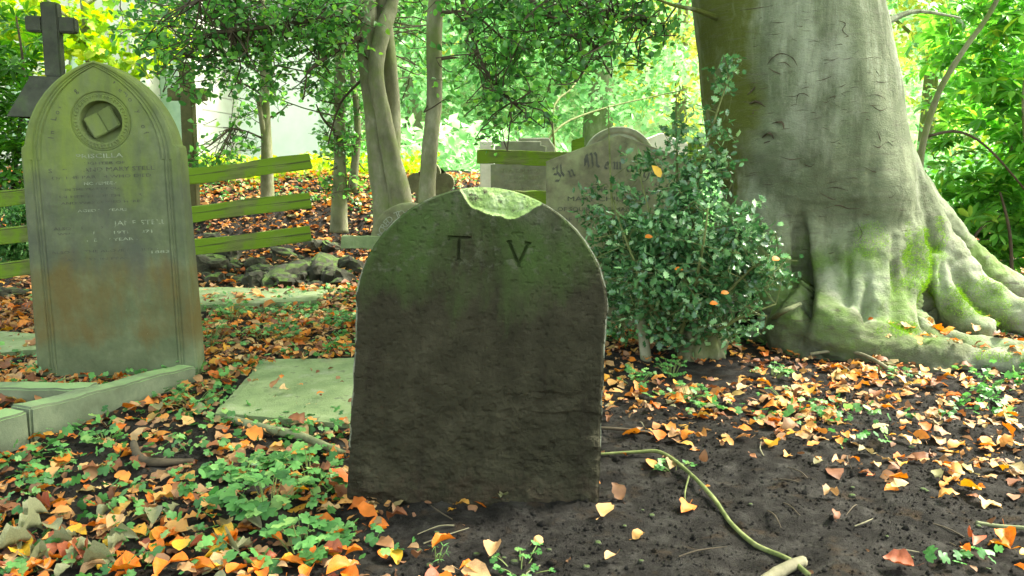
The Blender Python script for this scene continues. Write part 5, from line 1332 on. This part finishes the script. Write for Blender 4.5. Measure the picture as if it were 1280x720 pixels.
# ------------------------------------------------------------ sticks
def stick(pts, rr, mat, label, name='branch', cat='branch', group=None, z=None):
    w_ = []
    for i, p in enumerate(pts):
        g_ = G(p[0], p[1]); w_.append(g_ + Vector((0, 0, (p[2] if len(p) > 2 else 0) + rr[i])))
    o = w_[0].copy(); ob = MB().tube([p - o for p in w_], rr, 9, 6, noise=.10).build(name, MAT[mat], None, True, o); tag(ob, label, cat, group); return ob
stick([(742, 571), (790, 571, .01), (826, 576, .02), (862, 600, .015), (892, 632, .01), (915, 660, .0), (945, 686, .0), (985, 704, .0), (1010, 722, 0)], [.004, .0055, .0068, .0060, .0070, .0062, .0074, .0064, .007], 'greentwig', 'long curved green branch on the soil right of the T V headstone')
stick([(1004, 708), (975, 722), (950, 740)], [.014, .016, .015], 'palestick', 'pale broken stick end at the bottom edge beside the curved green branch')
stick([(285, 528), (330, 545, .01), (365, 551, .01), (395, 562, .01), (430, 572, 0)], [.014, .017, .016, .014, .012], 'mossstick', 'mossy grey stick across the corner of the ledger slab')
stick([(168, 566, .02), (176, 580), (205, 584, 0), (242, 580, 0)], [.012, .016, .014, .008], 'twig', 'dark crooked root poking from the soil in the left foreground')
stick([(1012, 452, .03), (1050, 450, .04), (1080, 456, .035), (1110, 468, .02), (1128, 474, 0)], [.008, .009, .009, .008, .005], 'palestick', 'pale bent branch lying against the beech roots')
stick([(1048, 461, .02), (1062, 468, .01), (1072, 476, 0)], [.004, .003, .002], 'palestick', 'thin pale side twig below the bent branch at the beech roots')
stick([(1220, 656), (1250, 661), (1290, 664)], [.005, .006, .006], 'mossstick', 'short lichen-grey stick at the right edge of the foreground')
stick([(742, 541, .01), (790, 543, .01), (838, 547, 0)], [.006, .006, .004], 'twig', 'dark straight twig among the leaves right of the T V headstone')
b_ = MB().tube([G(952, 415) + Vector((0, 0, .03)), P(975, 392, 4.0), P(1000, 380, 4.05)], [.018, .014, .011], 8, 4, noise=.1).build('branch', MAT['mossstick'], None, True); tag(b_, 'brown broken branch leaning on the left of the beech roots', 'branch')
for k in range(46):
    px, py = random.uniform(20, 1270), random.uniform(500, 715)
    if 420 < px < 770 and py < 650: continue
    g_ = G(px, py); a = random.uniform(0, 6.3); l = random.uniform(.05, .16)
    d_ = Vector((math.cos(a), math.sin(a), 0)); n_ = Vector((-d_.y, d_.x, 0))
    pts = [Vector((0, 0, .004)), d_ * l * .4 + n_ * random.uniform(-.01, .01) + Vector((0, 0, .010)), d_ * l + Vector((0, 0, .005))]
    o = MB().tube(pts, [.0022, .002, .001], 5, 3, noise=.1).build('twig', MAT[random.choice(['twig', 'palestick', 'twig'])], None, False, g_); tag(o, 'thin dry twig on the foreground soil', 'twig', 'dry twigs scattered on the foreground soil')
for k in range(26):
    px, py = random.uniform(440, 1270), random.uniform(560, 715)
    if px < 760 and py < 655: py = random.uniform(665, 715)
    g_ = G(px, py); v, f = rocky(random.uniform(.004, .009), 1.2, 1, .7, k, 2)
    o = MB().add(v, f).build('pebble', MAT['rock'], None, True, g_ + Vector((0, 0, .003))); tag(o, 'tiny pebble on the dark foreground soil', 'pebble', 'pebbles on the dark soil')

# ------------------------------------------------------------ ground plants
def herb(px, py, h, n, spread, size, label, mat='herb', kind='lobed', name='wild_plant', yoff=0):
    g_ = G(px, py); t = empty(name, g_); tag(t, label, 'plant')
    ms = MB(); C, T, N, S = [], [], [], []
    for k in range(n):
        a = random.uniform(0, 6.3); r = spread * math.sqrt(random.random()); zz_ = h * random.uniform(.35, 1.0) * (1 - .5 * (r / spread) ** 2)
        tip = Vector((math.cos(a) * r, math.sin(a) * r, zz_)); bs_ = Vector((math.cos(a) * r * .35, math.sin(a) * r * .35, -.01))
        mid = (tip + bs_) / 2 + Vector((0, 0, zz_ * .2))
        ms.tube([bs_, mid, tip], [.0022, .0016, .0011], 4, 3, close=False)
        for j in range(3):
            b = a + (j - 1) * 1.1 + random.uniform(-.2, .2); dr = Vector((math.cos(b), math.sin(b), random.uniform(-.2, .2)))
            C.append(tip + dr * .002); T.append(dr); N.append(Vector((random.gauss(0, .3), random.gauss(-.15, .3), 1))); S.append(size * random.uniform(.6, 1.15))
    ms.build('stems', MAT['herbstem'], t)
    leaves('foliage', np.array([tuple(c) for c in C]), np.array(S), np.array([tuple(c) for c in N]), kind, MAT[mat], t, T=np.array([tuple(c) for c in T]))
    return t
herb(335, 640, .12, 18, .15, .048, 'large leafy wild geranium clump left of the foot of the T V headstone')
herb(378, 695, .11, 14, .11, .046, 'leafy green clump at the bottom edge left of the T V headstone')
herb(388, 598, .11, 13, .10, .044, 'green clump touching the left edge of the T V headstone')
herb(300, 595, .07, 13, .11, .042, 'low green clump in front of the ledger slab corner')
herb(440, 606, .06, 5, .04, .060, 'small broad-leaved sprig growing against the left foot of the T V headstone')
herb(132, 552, .06, 16, .07, .022, 'bright green tuft beside the front of the grave kerb')
herb(60, 590, .04, 14, .09, .024, 'low green plants below the end of the grave kerb')
herb(225, 470, .10, 26, .14, .03, 'green plants right of the foot of the pointed-arch headstone')
herb(262, 430, .14, 30, .16, .03, 'spreading green plants between the pointed-arch headstone and the ledger slab')
herb(330, 425, .08, 24, .22, .03, 'low green plants along the back of the ledger slab')
herb(290, 400, .14, 24, .12, .03, 'upright green plants in the leaves behind the ledger slab')
herb(372, 395, .10, 20, .15, .035, 'broad green leaves in the litter below the low plank')
herb(428, 405, .08, 16, .12, .03, 'green tuft beside the left edge of the T V headstone, in the leaves behind it')
herb(240, 505, .07, 22, .16, .026, 'straggling green plants along the right side of the grave kerb')
herb(838, 470, .12, 20, .08, .022, 'fresh green weed growing below the holly bush')
herb(862, 500, .07, 16, .12, .024, 'low green weed in the leaves right of the T V headstone')
herb(795, 480, .10, 16, .08, .024, 'green sprouts beside the right edge of the T V headstone')
herb(965, 470, .07, 14, .08, .024, 'green sprouts before the left end of the beech roots')
herb(1020, 447, .08, 8, .05, .03, 'small seedling before the beech root')
herb(985, 500, .04, 14, .12, .018, 'tiny green sprouts on the soil before the beech roots')
herb(650, 715, .03, 12, .12, .018, 'tiny sprouts along the bottom edge below the T V headstone')
herb(845, 590, .04, 8, .06, .02, 'small green sprout beside the bend of the curved green branch', )
herb(1120, 470, .05, 12, .1, .024, 'green leaves tucked under the front beech root')
herb(995, 385, .10, 7, .05, .035, 'seedling in the dark hollow of the beech')
stick([(862, 600, .015), (856, 622, .01), (858, 640, .0)], [.003, .0025, .0015], 'greentwig', 'short side shoot of the curved green branch beside its bend', name='twig', cat='twig')
herb(545, 700, .05, 5, .03, .02, 'grassy sprout at the bottom edge below the T V headstone', kind='blade')
herb(60, 712, .06, 12, .09, .03, 'green seedlings at the bottom left corner', )
n = 6500
x = RNG.uniform(-3.6, 3.2, n); y = RNG.uniform(1.5, 8.5, n)
dn = fbm(x * 1.1 + 9, y * 1.1, None, 3, 140) + .25 * (x < -.3) + .1 - .5 * ((x > .2) & (y < 2.9)) - .5 * ((x > -.5) & (x < .5) & (y < 2.3))
ok = (dn > .12) & ~inside_stone(x, y) & ~((x > -1.2) & (x < -.3) & (y > 3.08) & (y < 3.92)); x, y = x[ok], y[ok]
C, T, N = [], [], []
C = np.repeat(np.stack([x, y, surf_z(x, y)], -1), 3, 0) + RNG.normal(size=(len(x) * 3, 3)) * np.array([.025, .025, .012]) + np.array([0, 0, .03])
o = leaves('ground_cover', C, RNG.uniform(.018, .040, len(C)), rnd_normals(len(C), 1.2), 'lobed', MAT['herb']); tag(o, 'scattered small green weeds growing through the leaves', None, None, 'stuff')
# large curled dead leaves, bottom left
mb = MB()
for k in range(24):
    px, py = random.uniform(20, 330), random.uniform(640, 715); g_ = G(px, py)
    c = fallen(random.choice(['greygreen', 'greygreen', 'greygreen', 'russet']), (g_.x, g_.y, g_.z + .02), (random.gauss(0, .4), random.gauss(0, .3), random.uniform(0, 6.3)), random.uniform(.055, .09), 'large curled grey-green dead leaf in the heap at the bottom left', 'large curled dead leaves in the bottom left heap')
    c.scale = (c.scale[0], c.scale[1] * .6, c.scale[2] * 1.9)
    c['label'] = c['label'] if c.data in protos['greygreen'] else 'large curled russet dead leaf in the heap at the bottom left'
    if c.data in protos['russet']: c['group'] = 'large curled russet leaves in the bottom left heap'

# ------------------------------------------------------------ light and air
w = bpy.data.worlds.new('World'); sc.world = w; w.use_nodes = True
nt = w.node_tree; nt.nodes.clear()
sk = nt.nodes.new('ShaderNodeTexSky'); sk.sky_type = 'NISHITA'; sk.sun_disc = False
SUN_EL, SUN_AZ = R(50), R(68)      # azimuth measured clockwise from +Y (the view direction)
sk.sun_elevation = SUN_EL; sk.sun_rotation = SUN_AZ; sk.air_density = 1.0; sk.dust_density = 3.0; sk.ozone_density = 1.0
bg = nt.nodes.new('ShaderNodeBackground'); bg.inputs[1].default_value = .15
wo = nt.nodes.new('ShaderNodeOutputWorld'); hs = nd(nt, 'ShaderNodeHueSaturation', Saturation=.5, Value=1.0); nt.links.new(sk.outputs[0], hs.inputs['Color'])   # thin bright cloud takes the blue out of the sky
mw = nt.nodes.new('ShaderNodeMix'); mw.data_type = 'RGBA'; mw.blend_type = 'MULTIPLY'; mw.inputs[0].default_value = 1; mw.inputs[7].default_value = (1.0, 1.0, .86, 1)
nt.links.new(hs.outputs[0], mw.inputs[6]); nt.links.new(mw.outputs[2], bg.inputs[0]); nt.links.new(bg.outputs[0], wo.inputs[0])
sd = bpy.data.lights.new('sun', 'SUN'); sd.energy = 3.5; sd.angle = R(10); sd.color = (1, .95, .82)
so = bpy.data.objects.new('sun', sd); COL.objects.link(so)
dv = Vector((math.sin(SUN_AZ) * math.cos(SUN_EL), math.cos(SUN_AZ) * math.cos(SUN_EL), math.sin(SUN_EL)))
so.rotation_euler = dv.to_track_quat('Z', 'Y').to_euler()
sc.view_settings.view_transform = 'Standard'; sc.view_settings.look = 'None'; sc.view_settings.gamma = 1; sc.view_settings.use_curve_mapping = False
sc.view_settings.exposure = 2.55
sc.cycles.max_bounces = 8; sc.cycles.diffuse_bounces = 4; sc.cycles.glossy_bounces = 2; sc.cycles.transmission_bounces = 4; sc.cycles.use_denoising = True
sc.cycles.sample_clamp_indirect = 6
